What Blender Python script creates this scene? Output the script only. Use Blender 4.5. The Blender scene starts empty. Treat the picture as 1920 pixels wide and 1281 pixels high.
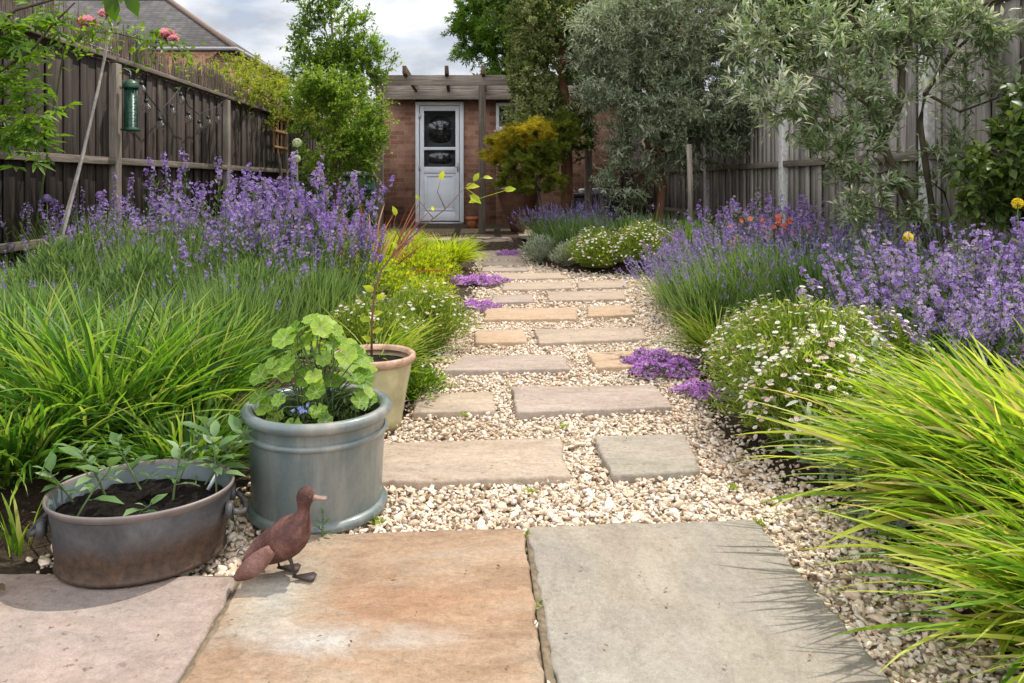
import bpy, bmesh, math, random
import numpy as np
from mathutils import Vector, Matrix
random.seed(7)
R = np.random.default_rng(11)
col = bpy.context.scene.collection
PI = math.pi
F = 1387.0; HZ = 342.0; VX = 895.0; CH = 0.85      # pinhole of the photograph: focal length (px), horizon, vanishing point, eye height

def gz(D): return max(0.0, (D - 2.5) * 0.012)        # the garden rises a little towards the shed
def at(px, py, D): return Vector(((px - VX) * D / F, D, CH - (py - HZ) * D / F))
def gp(px, py, z=0.0):
    D = 3.0
    for _ in range(30): D = (CH - z - gz(D)) * F / (py - HZ)
    return ((px - VX) * D / F, D)

# ------------------------------------------------------------------ node helpers
class NT:
    def __init__(s, name, world=False):
        s.m = bpy.data.materials.new(name); s.m.use_nodes = True
        s.t = s.m.node_tree; s.t.nodes.clear()
        s.out = s.t.nodes.new('ShaderNodeOutputMaterial')
    def n(s, typ, **kw):
        nd = s.t.nodes.new(typ)
        for k, v in kw.items():
            if k.startswith('_'): setattr(nd, k[1:], v)
            else:
                key = k.replace('__', ' ')
                nd.inputs[int(key[1:]) if key[0] == 'i' and key[1:].isdigit() else key].default_value = v
        return nd
    def l(s, a, b): s.t.links.new(a, b); return b
    def coords(s, kind='Object', scale=(1, 1, 1), rot=(0, 0, 0), loc=(0, 0, 0)):
        tc = s.n('ShaderNodeTexCoord'); mp = s.n('ShaderNodeMapping')
        mp.inputs['Scale'].default_value = scale; mp.inputs['Rotation'].default_value = rot; mp.inputs['Location'].default_value = loc
        s.l(tc.outputs[kind], mp.inputs['Vector']); return mp.outputs['Vector']
    def noise(s, vec, scale, detail=6, rough=.55, dist=0.0):
        nd = s.n('ShaderNodeTexNoise'); nd.inputs['Scale'].default_value = scale; nd.inputs['Detail'].default_value = detail
        nd.inputs['Roughness'].default_value = rough; nd.inputs['Distortion'].default_value = dist
        if vec is not None: s.l(vec, nd.inputs['Vector'])
        return nd.outputs['Fac']
    def ramp(s, fac, stops, interp='LINEAR'):
        nd = s.n('ShaderNodeValToRGB'); cr = nd.color_ramp; cr.interpolation = interp
        while len(cr.elements) < len(stops): cr.elements.new(.5)
        for e, (p, c) in zip(cr.elements, stops):
            e.position = p; e.color = (*c, 1) if len(c) == 3 else c
        s.l(fac, nd.inputs['Fac']); return nd.outputs['Color']
    def mix(s, fac, a, b, mode='MIX'):
        nd = s.n('ShaderNodeMix'); nd.data_type = 'RGBA'; nd.blend_type = mode
        for v, i in ((fac, 0), (a, 6), (b, 7)):
            if hasattr(v, 'links'): s.l(v, nd.inputs[i])
            elif isinstance(v, (int, float)): nd.inputs[i].default_value = v
            else: nd.inputs[i].default_value = (*v, 1)
        return nd.outputs[2]
    def math(s, op, a, b=None, c=None):
        nd = s.n('ShaderNodeMath'); nd.operation = op
        for i, v in enumerate((a, b, c)):
            if v is None: continue
            if hasattr(v, 'links'): s.l(v, nd.inputs[i])
            else: nd.inputs[i].default_value = v
        return nd.outputs[0]
    def bump(s, h, strength=.3, dist=.01):
        nd = s.n('ShaderNodeBump'); nd.inputs['Strength'].default_value = strength; nd.inputs['Distance'].default_value = dist
        s.l(h, nd.inputs['Height']); return nd.outputs['Normal']
    def pbr(s, color, rough=.8, metal=0.0, spec=.5, normal=None, coat=0.0):
        p = s.n('ShaderNodeBsdfPrincipled')
        for v, k in ((color, 'Base Color'), (rough, 'Roughness'), (metal, 'Metallic')):
            if hasattr(v, 'links'): s.l(v, p.inputs[k])
            else: p.inputs[k].default_value = (*v, 1) if isinstance(v, tuple) else v
        p.inputs['Specular IOR Level'].default_value = spec
        p.inputs['Coat Weight'].default_value = coat
        p.inputs['Coat Roughness'].default_value = .12
        if normal is not None: s.l(normal, p.inputs['Normal'])
        return p
    def done(s, sh):
        s.l(sh.outputs[0] if hasattr(sh, 'outputs') else sh, s.out.inputs['Surface']); return s.m
    def attr(s):
        a = s.n('ShaderNodeAttribute'); a.attribute_name = 'c'
        sp = s.n('ShaderNodeSeparateColor'); s.l(a.outputs['Color'], sp.inputs[0])
        return sp.outputs[0], sp.outputs[1], sp.outputs[2]

def leafmat(name, stops, tr=.45, rough=.45, base_dark=.65, spec=.35, boost=1.6, tb=.55, vein=False):
    k = NT(name); r, g, b = k.attr()
    n = len(stops)
    c = k.ramp(r, [(i / (n - 1), s) for i, s in enumerate(stops)])
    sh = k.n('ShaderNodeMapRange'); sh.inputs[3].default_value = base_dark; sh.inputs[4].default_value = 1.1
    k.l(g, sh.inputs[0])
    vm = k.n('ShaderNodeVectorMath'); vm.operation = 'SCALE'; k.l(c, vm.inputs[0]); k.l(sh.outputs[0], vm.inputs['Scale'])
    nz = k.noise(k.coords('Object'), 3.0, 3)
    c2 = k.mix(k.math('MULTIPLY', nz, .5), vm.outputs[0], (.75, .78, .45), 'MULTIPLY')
    if vein: c2 = k.mix(k.math('MULTIPLY', k.ramp(b, [(.72, (0, 0, 0)), (.95, (1, 1, 1))]), .55), c2, (.50, .58, .22)); c2 = k.mix(.5, c2, k.ramp(k.noise(k.coords('Object'), 60, 5, .6), [(.35, (.6, .62, .5)), (.65, (1.15, 1.12, 1.0))]), 'MULTIPLY')
    p = k.pbr(c2, rough, 0, spec)
    t = k.n('ShaderNodeBsdfTranslucent')
    tc = k.mix(1.0, c2, (boost * 1.05, boost, boost * tb), 'MULTIPLY'); k.l(tc, t.inputs['Color'])
    m = k.n('ShaderNodeMixShader'); m.inputs[0].default_value = tr
    k.l(p.outputs[0], m.inputs[1]); k.l(t.outputs[0], m.inputs[2])
    return k.done(m)

def petalmat(name, stops, tr=.35, center=None):
    k = NT(name); r, g, b = k.attr(); n = len(stops)
    c = k.ramp(r, [(i / (n - 1), s) for i, s in enumerate(stops)])
    if center is not None:
        gt = k.math('GREATER_THAN', b, .5); c = k.mix(gt, c, center)
    p = k.pbr(c, .6, 0, .25); t = k.n('ShaderNodeBsdfTranslucent'); k.l(c, t.inputs['Color'])
    m = k.n('ShaderNodeMixShader'); m.inputs[0].default_value = tr
    k.l(p.outputs[0], m.inputs[1]); k.l(t.outputs[0], m.inputs[2])
    return k.done(m)

# ------------------------------------------------------------------ mesh helpers
class MB:
    def __init__(s): s.V = []; s.F = []; s.C = []; s.n = 0; s.smooth = False
    def add(s, V, Fs, C=None):
        V = np.asarray(V, dtype=np.float32).reshape(-1, 3)
        if not isinstance(Fs, list): Fs = [Fs]
        for f in Fs:
            f = np.asarray(f, dtype=np.int32)
            if f.size: s.F.append(f + s.n)
        s.V.append(V)
        if C is None: C = np.tile([random.random(), .5, random.random()], (len(V), 1))
        C = np.asarray(C, dtype=np.float32)
        if C.ndim == 1: C = np.tile(C, (len(V), 1))
        s.C.append(C); s.n += len(V); return s
    def box(s, c, size, rot=None, cc=None, jit=0):
        x, y, z = [v / 2 for v in size]
        V = np.array([(-x, -y, -z), (x, -y, -z), (x, y, -z), (-x, y, -z), (-x, -y, z), (x, -y, z), (x, y, z), (-x, y, z)], dtype=float)
        if jit: V += R.uniform(-jit, jit, V.shape)
        if rot is not None: V = V @ np.array(rot).T
        V += np.array(c)
        return s.add(V, np.array([(0, 3, 2, 1), (4, 5, 6, 7), (0, 1, 5, 4), (1, 2, 6, 5), (2, 3, 7, 6), (3, 0, 4, 7)]), cc)
    def tube(s, pts, rs, sides=8, cap=True, cc=None):
        P = np.array([tuple(p) for p in pts], dtype=float)[None]
        r = np.broadcast_to(np.asarray(rs, dtype=float), (P.shape[1],))[None]
        V, Fq = tubes(P, r, sides)
        s.add(V, Fq, cc)
        if cap:
            k = P.shape[1]; o = s.n - len(V)
            s.F.append(np.array([list(range(o, o + sides))[::-1]]))
            s.F.append(np.array([list(range(o + (k - 1) * sides, o + k * sides))]))
        return s
    def lathe(s, prof, seg=48, sx=1, sy=1, c=(0, 0, 0), rz=0, cc=None, close=False):
        a = np.linspace(0, 2 * PI, seg, endpoint=False); pr = np.array(prof, dtype=float)
        V = np.zeros((len(pr), seg, 3)); V[..., 0] = pr[:, :1] * np.cos(a) * sx; V[..., 1] = pr[:, :1] * np.sin(a) * sy; V[..., 2] = pr[:, 1:2]
        V = V.reshape(-1, 3)
        if rz: V = V @ np.array(Matrix.Rotation(rz, 3, 'Z')).T
        V = V + np.array(c); fs = []
        n = len(pr)
        i = np.arange(seg); j = (i + 1) % seg
        for q in range(n - 1): fs.append(np.stack([q * seg + i, q * seg + j, (q + 1) * seg + j, (q + 1) * seg + i], 1))
        return s.add(V, np.concatenate(fs), cc)
    def mesh(s, name, m=None, smooth=False):
        V = np.concatenate(s.V); C = np.concatenate(s.C)
        me = bpy.data.meshes.new(name)
        me.vertices.add(len(V)); me.vertices.foreach_set('co', V.ravel())
        tot = sum(f.shape[0] for f in s.F); loops = np.concatenate([f.ravel() for f in s.F])
        sizes = np.concatenate([np.full(f.shape[0], f.shape[1], dtype=np.int32) for f in s.F])
        starts = np.concatenate([[0], np.cumsum(sizes)[:-1]]).astype(np.int32)
        me.loops.add(len(loops)); me.loops.foreach_set('vertex_index', loops.astype(np.int32))
        me.polygons.add(tot); me.polygons.foreach_set('loop_start', starts)
        me.update(calc_edges=True)
        at_ = me.attributes.new('c', 'FLOAT_COLOR', 'POINT')
        at_.data.foreach_set('color', np.concatenate([C, np.ones((len(C), 1))], 1).astype(np.float32).ravel())
        if smooth: me.polygons.foreach_set('use_smooth', np.ones(tot, dtype=bool))
        if m: me.materials.append(m)
        return me
    def build(s, name, m, parent=None, smooth=False, bevel=0, kind=None):
        o = bpy.data.objects.new(name, s.mesh(name, m, smooth)); col.objects.link(o)
        if parent: o.parent = parent
        if bevel:
            b = o.modifiers.new('bevel', 'BEVEL'); b.width = bevel; b.segments = 2; b.limit_method = 'ANGLE'
        if kind: o['kind'] = kind
        return o

def tubes(P, r, sides=3):
    P = np.asarray(P, dtype=float); N, k, _ = P.shape
    T = np.gradient(P, axis=1); T /= np.linalg.norm(T, axis=2, keepdims=True) + 1e-9
    ref = np.where(np.abs(T[:, :1, 2:3]) > .9, np.array([[[1., 0, 0]]]), np.array([[[0, 0, 1.]]]))
    ref = np.broadcast_to(ref, T.shape)
    A = np.cross(T, ref); A /= np.linalg.norm(A, axis=2, keepdims=True) + 1e-9
    B = np.cross(T, A)
    a = np.linspace(0, 2 * PI, sides, endpoint=False)
    V = P[:, :, None, :] + r[:, :, None, None] * (A[:, :, None, :] * np.cos(a)[None, None, :, None] + B[:, :, None, :] * np.sin(a)[None, None, :, None])
    i = np.arange(sides); j = (i + 1) % sides
    q = np.stack([i, j, j + sides, i + sides], 1)
    q = (q[None] + (np.arange(k - 1) * sides)[:, None, None]).reshape(-1, 4)
    Fq = (q[None] + (np.arange(N) * k * sides)[:, None, None]).reshape(-1, 4)
    return V.reshape(-1, 3), Fq

def curves(base, L, az, tilt, bend, segs=5, wob=0.0):
    N = len(base); P = np.zeros((N, segs + 1, 3)); P[:, 0] = base
    L = np.broadcast_to(L, (N,)); az = np.broadcast_to(az, (N,)).copy(); tilt = np.broadcast_to(tilt, (N,)); bend = np.broadcast_to(bend, (N,))
    for i in range(segs):
        th = tilt + bend * ((i + .5) / segs) ** 1.3
        a = az + (R.normal(0, wob, N) if wob else 0)
        d = np.stack([np.sin(th) * np.cos(a), np.sin(th) * np.sin(a), np.cos(th)], 1)
        P[:, i + 1] = P[:, i] + d * (L / segs)[:, None]
    T = np.gradient(P, axis=1); T /= np.linalg.norm(T, axis=2, keepdims=True) + 1e-9
    return P, T

def samp(P, T, idx, t):
    k = P.shape[1] - 1; u = np.clip(t * k, 0, k - 1e-4); i = u.astype(int); f = (u - i)[:, None]
    return P[idx, i] * (1 - f) + P[idx, i + 1] * f, T[idx, i]

def ribbons(P, T, az, W, cr, fold=.25, roll=.5, base_w=.45):
    N, k, _ = P.shape; t = np.linspace(0, 1, k)
    prof = np.minimum(1, base_w + 2.2 * t) * np.clip(1 - t, 0, 1) ** .55; prof[-1] = .02
    rl = R.normal(0, roll, N)
    S0 = np.stack([-np.sin(az), np.cos(az), np.zeros(N)], 1)[:, None, :] * np.ones((1, k, 1))
    Nn = np.cross(T, S0)
    tw = rl[:, None, None] * np.linspace(.4, 1.4, k)[None, :, None]
    S = S0 * np.cos(tw) + Nn * np.sin(tw); Q = np.cross(T, S)
    w = (np.broadcast_to(W, (N,))[:, None] * prof[None])[..., None] / 2
    Lf = P - S * w + Q * w * fold; Rt = P + S * w + Q * w * fold
    V = np.stack([Lf, P, Rt], 2).reshape(-1, 3)
    q = []
    for i in range(k - 1):
        for j in (0, 1): q.append((i * 3 + j, i * 3 + j + 1, (i + 1) * 3 + j + 1, (i + 1) * 3 + j))
    q = np.array(q); Fq = (q[None] + (np.arange(N) * k * 3)[:, None, None]).reshape(-1, 4)
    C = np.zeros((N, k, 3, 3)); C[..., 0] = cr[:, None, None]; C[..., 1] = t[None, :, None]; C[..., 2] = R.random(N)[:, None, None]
    return V, Fq, C.reshape(-1, 3)

def unit(v): return v / (np.linalg.norm(v, axis=-1, keepdims=True) + 1e-9)
def rdir(n): return unit(R.normal(size=(n, 3)))
def scatter(tpl, pos, d, up, sc, cr):
    """tpl = (V, F, tG, tB): +Y is the leaf axis, +Z its face"""
    TV, TF = tpl[0], tpl[1]; N = len(pos)
    y = unit(d); x = unit(np.cross(y, up)); z = np.cross(x, y)
    M = np.stack([x, y, z], 2)
    sc = np.asarray(sc, dtype=float); sc = sc[:, None] if sc.ndim == 1 else sc
    V = np.einsum('nij,nkj->nki', M, TV[None] * sc[:, None, :]) + pos[:, None, :]
    Fa = [(f[None] + (np.arange(N) * len(TV))[:, None, None]).reshape(-1, f.shape[1]) for f in TF]
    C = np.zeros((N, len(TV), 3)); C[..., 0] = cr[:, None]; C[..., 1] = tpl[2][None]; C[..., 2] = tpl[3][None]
    return V.reshape(-1, 3), Fa, C.reshape(-1, 3)

def leaf_tpl(w, fold=.12, droop=.12, n=2):
    if n == 1:
        V = np.array([(0, 0, 0), (w / 2, .45, fold * w), (0, 1, -droop), (-w / 2, .45, fold * w)]); F_ = [np.array([(0, 1, 2), (0, 2, 3)])]
        return V, F_, np.array([0, .5, 1, .5]), np.zeros(4)
    V = np.array([(0, 0, 0), (w * .38, .25, fold * w), (0, .28, .0), (-w * .38, .25, fold * w), (w * .5, .6, fold * w - droop * .3), (0, .62, -droop * .3), (-w * .5, .6, fold * w - droop * .3), (0, 1, -droop)])
    V[4, 0] = w * .42; V[6, 0] = -w * .42
    F_ = [np.array([(0, 1, 2), (0, 2, 3), (4, 7, 5), (5, 7, 6)]), np.array([(1, 4, 5, 2), (2, 5, 6, 3)])]
    return V, F_, V[:, 1].copy(), np.zeros(8)
def disc_tpl(lobes=0, amp=.1, n=16, dish=.15, notch=True):
    a = np.linspace(-PI / 2, 3 * PI / 2, n, endpoint=False)
    r = .5 * (1 + amp * np.cos(a * lobes) if lobes else np.ones(n)); r = np.asarray(r).copy()
    if notch: r[0] *= .35
    V = np.concatenate([[(0, .5, -dish * .5)], np.stack([r * np.cos(a), .5 + r * np.sin(a), dish * np.abs(np.cos(a * 2)) * .4 + 0 * a], 1)])
    f = np.array([(0, 1 + i, 1 + (i + 1) % n) for i in range(n)])
    return V, [f], np.concatenate([[.3], np.full(n, 1.)]), np.concatenate([[1.], (np.arange(n) % 4 == 0).astype(float)])
def palm_tpl(n=5, w=.2, spread=2.2):
    V = [(0, 0, 0)]; F_ = []; G = [0]
    for i in range(n):
        a = (i / (n - 1) - .5) * spread * 1.25; L = 1 - .35 * abs(i / (n - 1) - .5) * 2
        d = np.array([math.sin(a), math.cos(a), 0]); s = np.array([d[1], -d[0], 0])
        o = len(V); m = d * L * .55
        V += [tuple(m + s * w * .5 + (0, 0, .03)), tuple(d * L - np.array([0, 0, .12])), tuple(m - s * w * .5 + (0, 0, .03))]; G += [.5, 1, .5]
        F_ += [(0, o, o + 1), (0, o + 1, o + 2)]
    return np.array(V), [np.array(F_)], np.array(G), np.zeros(len(V))
def flower_tpl(petals=4, w=.5, cup=.25, center=.16, r=.5):
    V = []; F_ = []; B = []
    for i in range(petals):
        a = 2 * PI * i / petals; d = np.array([math.cos(a), math.sin(a)]); s = np.array([-d[1], d[0]])
        o = len(V); hw = w * r
        V += [(*(d * .05), 0), (*(d * r * .65 + s * hw), cup * .4), (*(d * r), cup * .5), (*(d * r * .65 - s * hw), cup * .4)]
        F_ += [(o, o + 1, o + 2, o + 3)]; B += [0] * 4
    Fs = [np.array(F_)]
    if center:
        o = len(V)
        for i in range(6):
            a = 2 * PI * i / 6; V.append((center * math.cos(a), center * math.sin(a), .04)); B.append(1)
        V.append((0, 0, .1)); B.append(1)
        Fs.append(np.array([(o + i, o + (i + 1) % 6, o + 6) for i in range(6)]))
    V = np.array(V)
    return V, Fs, np.ones(len(V)) * .7, np.array(B, dtype=float)
def face_up(d):    # for flower templates: want +Z along d
    up = d; y = unit(np.cross(d, rdir(len(d)))); return y, up

LEAF = leaf_tpl(.5); LEAF1 = leaf_tpl(.42, n=1); NARROW = leaf_tpl(.16, n=1); OLIVE = leaf_tpl(.2, n=1); BROAD = leaf_tpl(.62, .15, .2)
ROUND = disc_tpl(5, .08); PALM = palm_tpl(); PALM7 = palm_tpl(7, .11, 2.8); FL4 = flower_tpl(4, .5, .3, 0); FL4S = flower_tpl(4, .55, .1, 0); DAISY = flower_tpl(9, .2, .15, .17)

# ------------------------------------------------------------------ object helpers
def tag(o, label, cat, group=None, kind=None):
    if label: o['label'] = label
    if cat: o['category'] = cat
    if group: o['group'] = group
    if kind: o['kind'] = kind
    return o
def thing(name, label, cat, loc=(0, 0, 0), rz=0, group=None, scale=1):
    o = bpy.data.objects.new(name, None); col.objects.link(o); o.empty_display_size = .1
    o.location = loc; o.rotation_euler = (0, 0, rz); o.scale = (scale,) * 3 if isinstance(scale, (int, float)) else scale
    return tag(o, label, cat, group)
def dup(root, loc, rz, scale, label):
    r = root.copy(); col.objects.link(r); r.location = loc; r.rotation_euler = (0, 0, rz)
    r.scale = (scale,) * 3 if isinstance(scale, (int, float)) else scale
    r['label'] = label
    for ch in root.children:
        c = ch.copy(); col.objects.link(c); c.parent = r
        for g in ch.children:
            d = g.copy(); col.objects.link(d); d.parent = c
    return r
def many(maker, spots, name_group):
    """spots: (X, D, rz, scale, label). The first is built, the others copied"""
    root = maker(spots[0][4], name_group); x, d, rz, sc, _ = spots[0]
    root.location = (x, d, gz(d) + BED(x, d)); root.rotation_euler = (0, 0, rz); root.scale = (sc,) * 3 if isinstance(sc, (int, float)) else sc
    for x, d, rz, sc, lab in spots[1:]: dup(root, (x, d, gz(d) + BED(x, d)), rz, sc, lab)
    return root

# ------------------------------------------------------------------ materials
def stone_mat(name, c1, c2, c3, seed=0, pits=0.0, streak=2.5, rot=0.3, pale=None, patch=None):
    k = NT(name)
    v = k.coords('Object', (1, streak, 1), (0, 0, rot), (seed * 3.1, seed * 1.7, 0))
    v1 = k.coords('Object', (1, 1, 1), (0, 0, 0), (seed * 1.3, seed, 0))
    a = k.noise(v, 2.6, 8, .6, 1.2); b = k.noise(v1, 1.5, 4, .5, .6)
    c = k.ramp(a, [(.3, c1), (.5, c2), (.7, c3)])
    if pale is not None:
        c = k.mix(k.ramp(b, [(.5, (0, 0, 0)), (.62, (1, 1, 1))]), c, pale)
    if patch is not None:      # a bleached mineral bloom in the stone: (x, y, rx, ry, colour)
        for px_, py_, rx_, ry_, pc in patch:
            vp = k.coords('Object', (1 / rx_, 1 / ry_, 0), (0, 0, 0), (-px_ / rx_, -py_ / ry_, 0)); ln = k.n('ShaderNodeVectorMath'); ln.operation = 'LENGTH'; k.l(vp, ln.inputs[0])
            dd_ = k.math('ADD', ln.outputs['Value'], k.math('MULTIPLY', k.math('SUBTRACT', k.noise(v, 4, 6, .6, 1.5), .5), 2.4))
            c = k.mix(k.ramp(dd_, [(.1, (.7, .7, .7)), (1.25, (0, 0, 0))]), c, pc)
    fine = k.noise(v1, 70, 6, .7); c = k.mix(.35, c, k.ramp(fine, [(.3, (.45, .42, .38)), (.7, (1.3, 1.28, 1.25))]), 'MULTIPLY')
    med = k.noise(v, 14, 6, .65, .8); c = k.mix(.35, c, k.ramp(med, [(.35, (.6, .57, .53)), (.6, (1.1, 1.1, 1.1))]), 'MULTIPLY')
    sp = k.noise(v1, 34, 3, .6)
    dm = k.math('MULTIPLY', k.ramp(sp, [(.62, (0, 0, 0)), (.69, (1, 1, 1))]), k.ramp(b, [(.42, (0, 0, 0)), (.6, (1, 1, 1))]))
    c = k.mix(k.math('MULTIPLY', dm, .35 + pits), c, (.09, .07, .05))
    stp = k.ramp(k.noise(v, 3.3, 9, .62, .9), [(.0, (0, 0, 0)), (.38, (.25, .25, .25)), (.44, (.45, .45, .45)), (.50, (.6, .6, .6)), (.57, (.8, .8, .8)), (.63, (1, 1, 1))], 'CONSTANT')
    c = k.mix(.16, c, stp, 'SOFT_LIGHT'); gr = k.noise(v1, 260, 3, .6); c = k.mix(.28, c, k.ramp(gr, [(.35, (.6, .57, .52)), (.65, (1.25, 1.25, 1.25))]), 'MULTIPLY')
    h = k.math('ADD', k.math('ADD', k.math('MULTIPLY', stp, .55), k.math('MULTIPLY', a, 1.0)), k.math('ADD', k.math('MULTIPLY', med, .6), k.math('MULTIPLY', fine, .25)))
    return k.done(k.pbr(c, .9, 0, .12, k.bump(h, .8, .007)))
def wood_mat(name, dark, mid, light, axis='Z', gloss=.85, scale=1.0):
    k = NT(name); r, g, b = k.attr()
    sc = {'Z': (22, 22, 1.2), 'X': (1.2, 22, 22), 'Y': (22, 1.2, 22)}[axis]
    v = k.coords('Object', tuple(s * scale for s in sc)); a = k.noise(v, 2.2, 8, .65, .5)
    c = k.ramp(a, [(.28, dark), (.5, mid), (.75, light)])
    v2 = k.coords('Object'); bl = k.noise(v2, 2.3, 5)
    c = k.mix(.6, c, k.ramp(bl, [(.3, (.5, .5, .5)), (.65, (1.15, 1.12, 1.1))]), 'MULTIPLY')
    c = k.mix(.7, c, k.ramp(r, [(0, (.5, .48, .46)), (1, (1.35, 1.32, 1.3))]), 'MULTIPLY')
    return k.done(k.pbr(c, gloss, 0, .25, k.bump(a, .6, .006)))
def plain(name, c, rough=.5, metal=0, spec=.5, nz=.15, sc=20, coat=0):
    k = NT(name); n = k.noise(k.coords('Object'), sc, 6)
    cc = k.mix(1, c, k.ramp(n, [(.25, (1 - nz * 2,) * 3), (.75, (1 + nz,) * 3)]), 'MULTIPLY')
    return k.done(k.pbr(cc, rough, metal, spec, k.bump(n, .15, .003), coat))
def bark_mat(name, c1, c2):
    k = NT(name); v = k.coords('Object', (1, 1, .25)); a = k.noise(v, 28, 8, .7, .6)
    return k.done(k.pbr(k.ramp(a, [(.3, c1), (.7, c2)]), .9, 0, .2, k.bump(a, .9, .012)))

M = {}
M['slab_pink'] = stone_mat('sandstone_pink', (0.292, 0.222, 0.184), (0.347, 0.276, 0.237), (0.305, 0.256, 0.230), 1, .5, 1.5, .5)
M['slab_tan'] = stone_mat('sandstone_tan', (0.233, 0.153, 0.099), (0.353, 0.243, 0.163), (0.335, 0.270, 0.202), 2, .1, 2.2, .35, (0.409, 0.342, 0.258), [(.06, .20, .26, .12, (0.335, 0.194, 0.116)), (-.10, .08, .26, .06, (0.465, 0.459, 0.430)), (-.22, .24, .07, .18, (0.391, 0.378, 0.335)), (.14, -.12, .20, .06, (0.437, 0.378, 0.301)), (-.14, -.1, .2, .05, (0.428, 0.360, 0.267))])
M['slab_grey'] = stone_mat('sandstone_grey', (0.258, 0.224, 0.187), (0.304, 0.273, 0.232), (0.322, 0.295, 0.245), 3, .0, .5, .1, (0.340, 0.295, 0.237))
M['slab_a'] = stone_mat('sandstone_buff', (0.394, 0.305, 0.233), (0.451, 0.358, 0.275), (0.377, 0.312, 0.247), 4, .15, 2.5, .2)
M['slab_b'] = stone_mat('sandstone_mauve', (0.370, 0.295, 0.249), (0.414, 0.336, 0.280), (0.387, 0.319, 0.257), 5, .05, 3, .1)
M['slab_c'] = stone_mat('sandstone_orange', (0.459, 0.316, 0.205), (0.493, 0.356, 0.242), (0.442, 0.339, 0.255), 6, .1, 2.5, .3)
M['slab_d'] = stone_mat('sandstone_green', (0.306, 0.279, 0.224), (0.360, 0.313, 0.257), (0.342, 0.288, 0.232), 7, .1, 2, .6)
M['fence'] = wood_mat('weathered_fence', (.015, .011, .009), (.042, .032, .026), (.098, .078, .062))
M['fence_r'] = wood_mat('weathered_fence_pale', (.17, .15, .13), (.32, .29, .26), (.48, .45, .41))
M['rail'] = wood_mat('weathered_rail', (.07, .058, .046), (.16, .135, .11), (.28, .245, .205), 'Y')
M['post'] = wood_mat('weathered_post', (.09, .075, .06), (.19, .165, .135), (.30, .27, .23))
M['concrete'] = plain('concrete_post', (.62, .60, .56), .9, 0, .2, .2, 30)
M['perg'] = wood_mat('pergola_timber', (.12, .10, .08), (.28, .24, .20), (.46, .41, .35), 'X')
M['pergp'] = wood_mat('pergola_post', (.09, .07, .055), (.20, .165, .13), (.33, .28, .23), 'Z')
M['trellis'] = wood_mat('trellis_timber', (.22, .12, .05), (.34, .20, .09), (.45, .28, .13), 'Z')
M['cane'] = plain('cane', (.34, .30, .26), .6, 0, .4, .25, 25)
M['bark'] = bark_mat('bark_brown', (.05, .038, .028), (.16, .125, .09))
M['bark_red'] = bark_mat('bark_red', (.09, .04, .022), (.24, .12, .065))
M['bark_olive'] = bark_mat('bark_olive', (.045, .036, .022), (.15, .12, .075))
M['stem'] = plain('green_stem', (.10, .14, .05), .6, 0, .3)
M['stem_red'] = plain('red_stem', (.16, .07, .04), .6, 0, .3)
M['white'] = plain('white_upvc', (.78, .80, .84), .35, 0, .5, .05, 6)
M['metal'] = plain('steel', (.35, .35, .36), .35, .9)
M['black'] = plain('black_plastic', (.015, .015, .017), .5)
M['terra'] = plain('terracotta', (.42, .14, .06), .8, 0, .3, .2, 14)
M['urn'] = plain('brown_clay', (.13, .062, .040), .6, 0, .4, .25, 9)
M['cream'] = plain('cream_glaze', (.50, .45, .25), .35, 0, .5, .22, 12, .3)
M['cream_rim'] = plain('cream_rim', (.48, .30, .20), .6, 0, .4, .25, 25)
M['feeder'] = plain('green_plastic', (.015, .07, .045), .4)
def rust_mat(name, c1, c2, c3):
    k = NT(name); v = k.coords('Object'); a = k.noise(v, 26, 6, .6, .5); f = k.noise(k.coords('Object', (1, 1, 1), (0, .8, 0)), 220, 5, .7); ln_ = k.noise(k.coords('Object', (.25, 1, 1), (0, .9, 0)), 150, 3, .6)
    c = k.ramp(a, [(.32, c1), (.5, c2), (.68, c3)]); c = k.mix(.55, c, k.ramp(f, [(.3, (.4, .4, .4)), (.7, (1.3, 1.3, 1.3))]), 'MULTIPLY')
    return k.done(k.pbr(c, .7, .1, .35, k.bump(k.math('ADD', f, ln_), .7, .003)))
M['duck'] = rust_mat('rust_red_metal', (.055, .024, .019), (.125, .052, .040), (.21, .10, .078))
M['duck_beak'] = plain('duck_beak', (.24, .14, .11), .6)
M['duck_dark'] = plain('duck_dark', (.045, .028, .022), .6)
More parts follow.
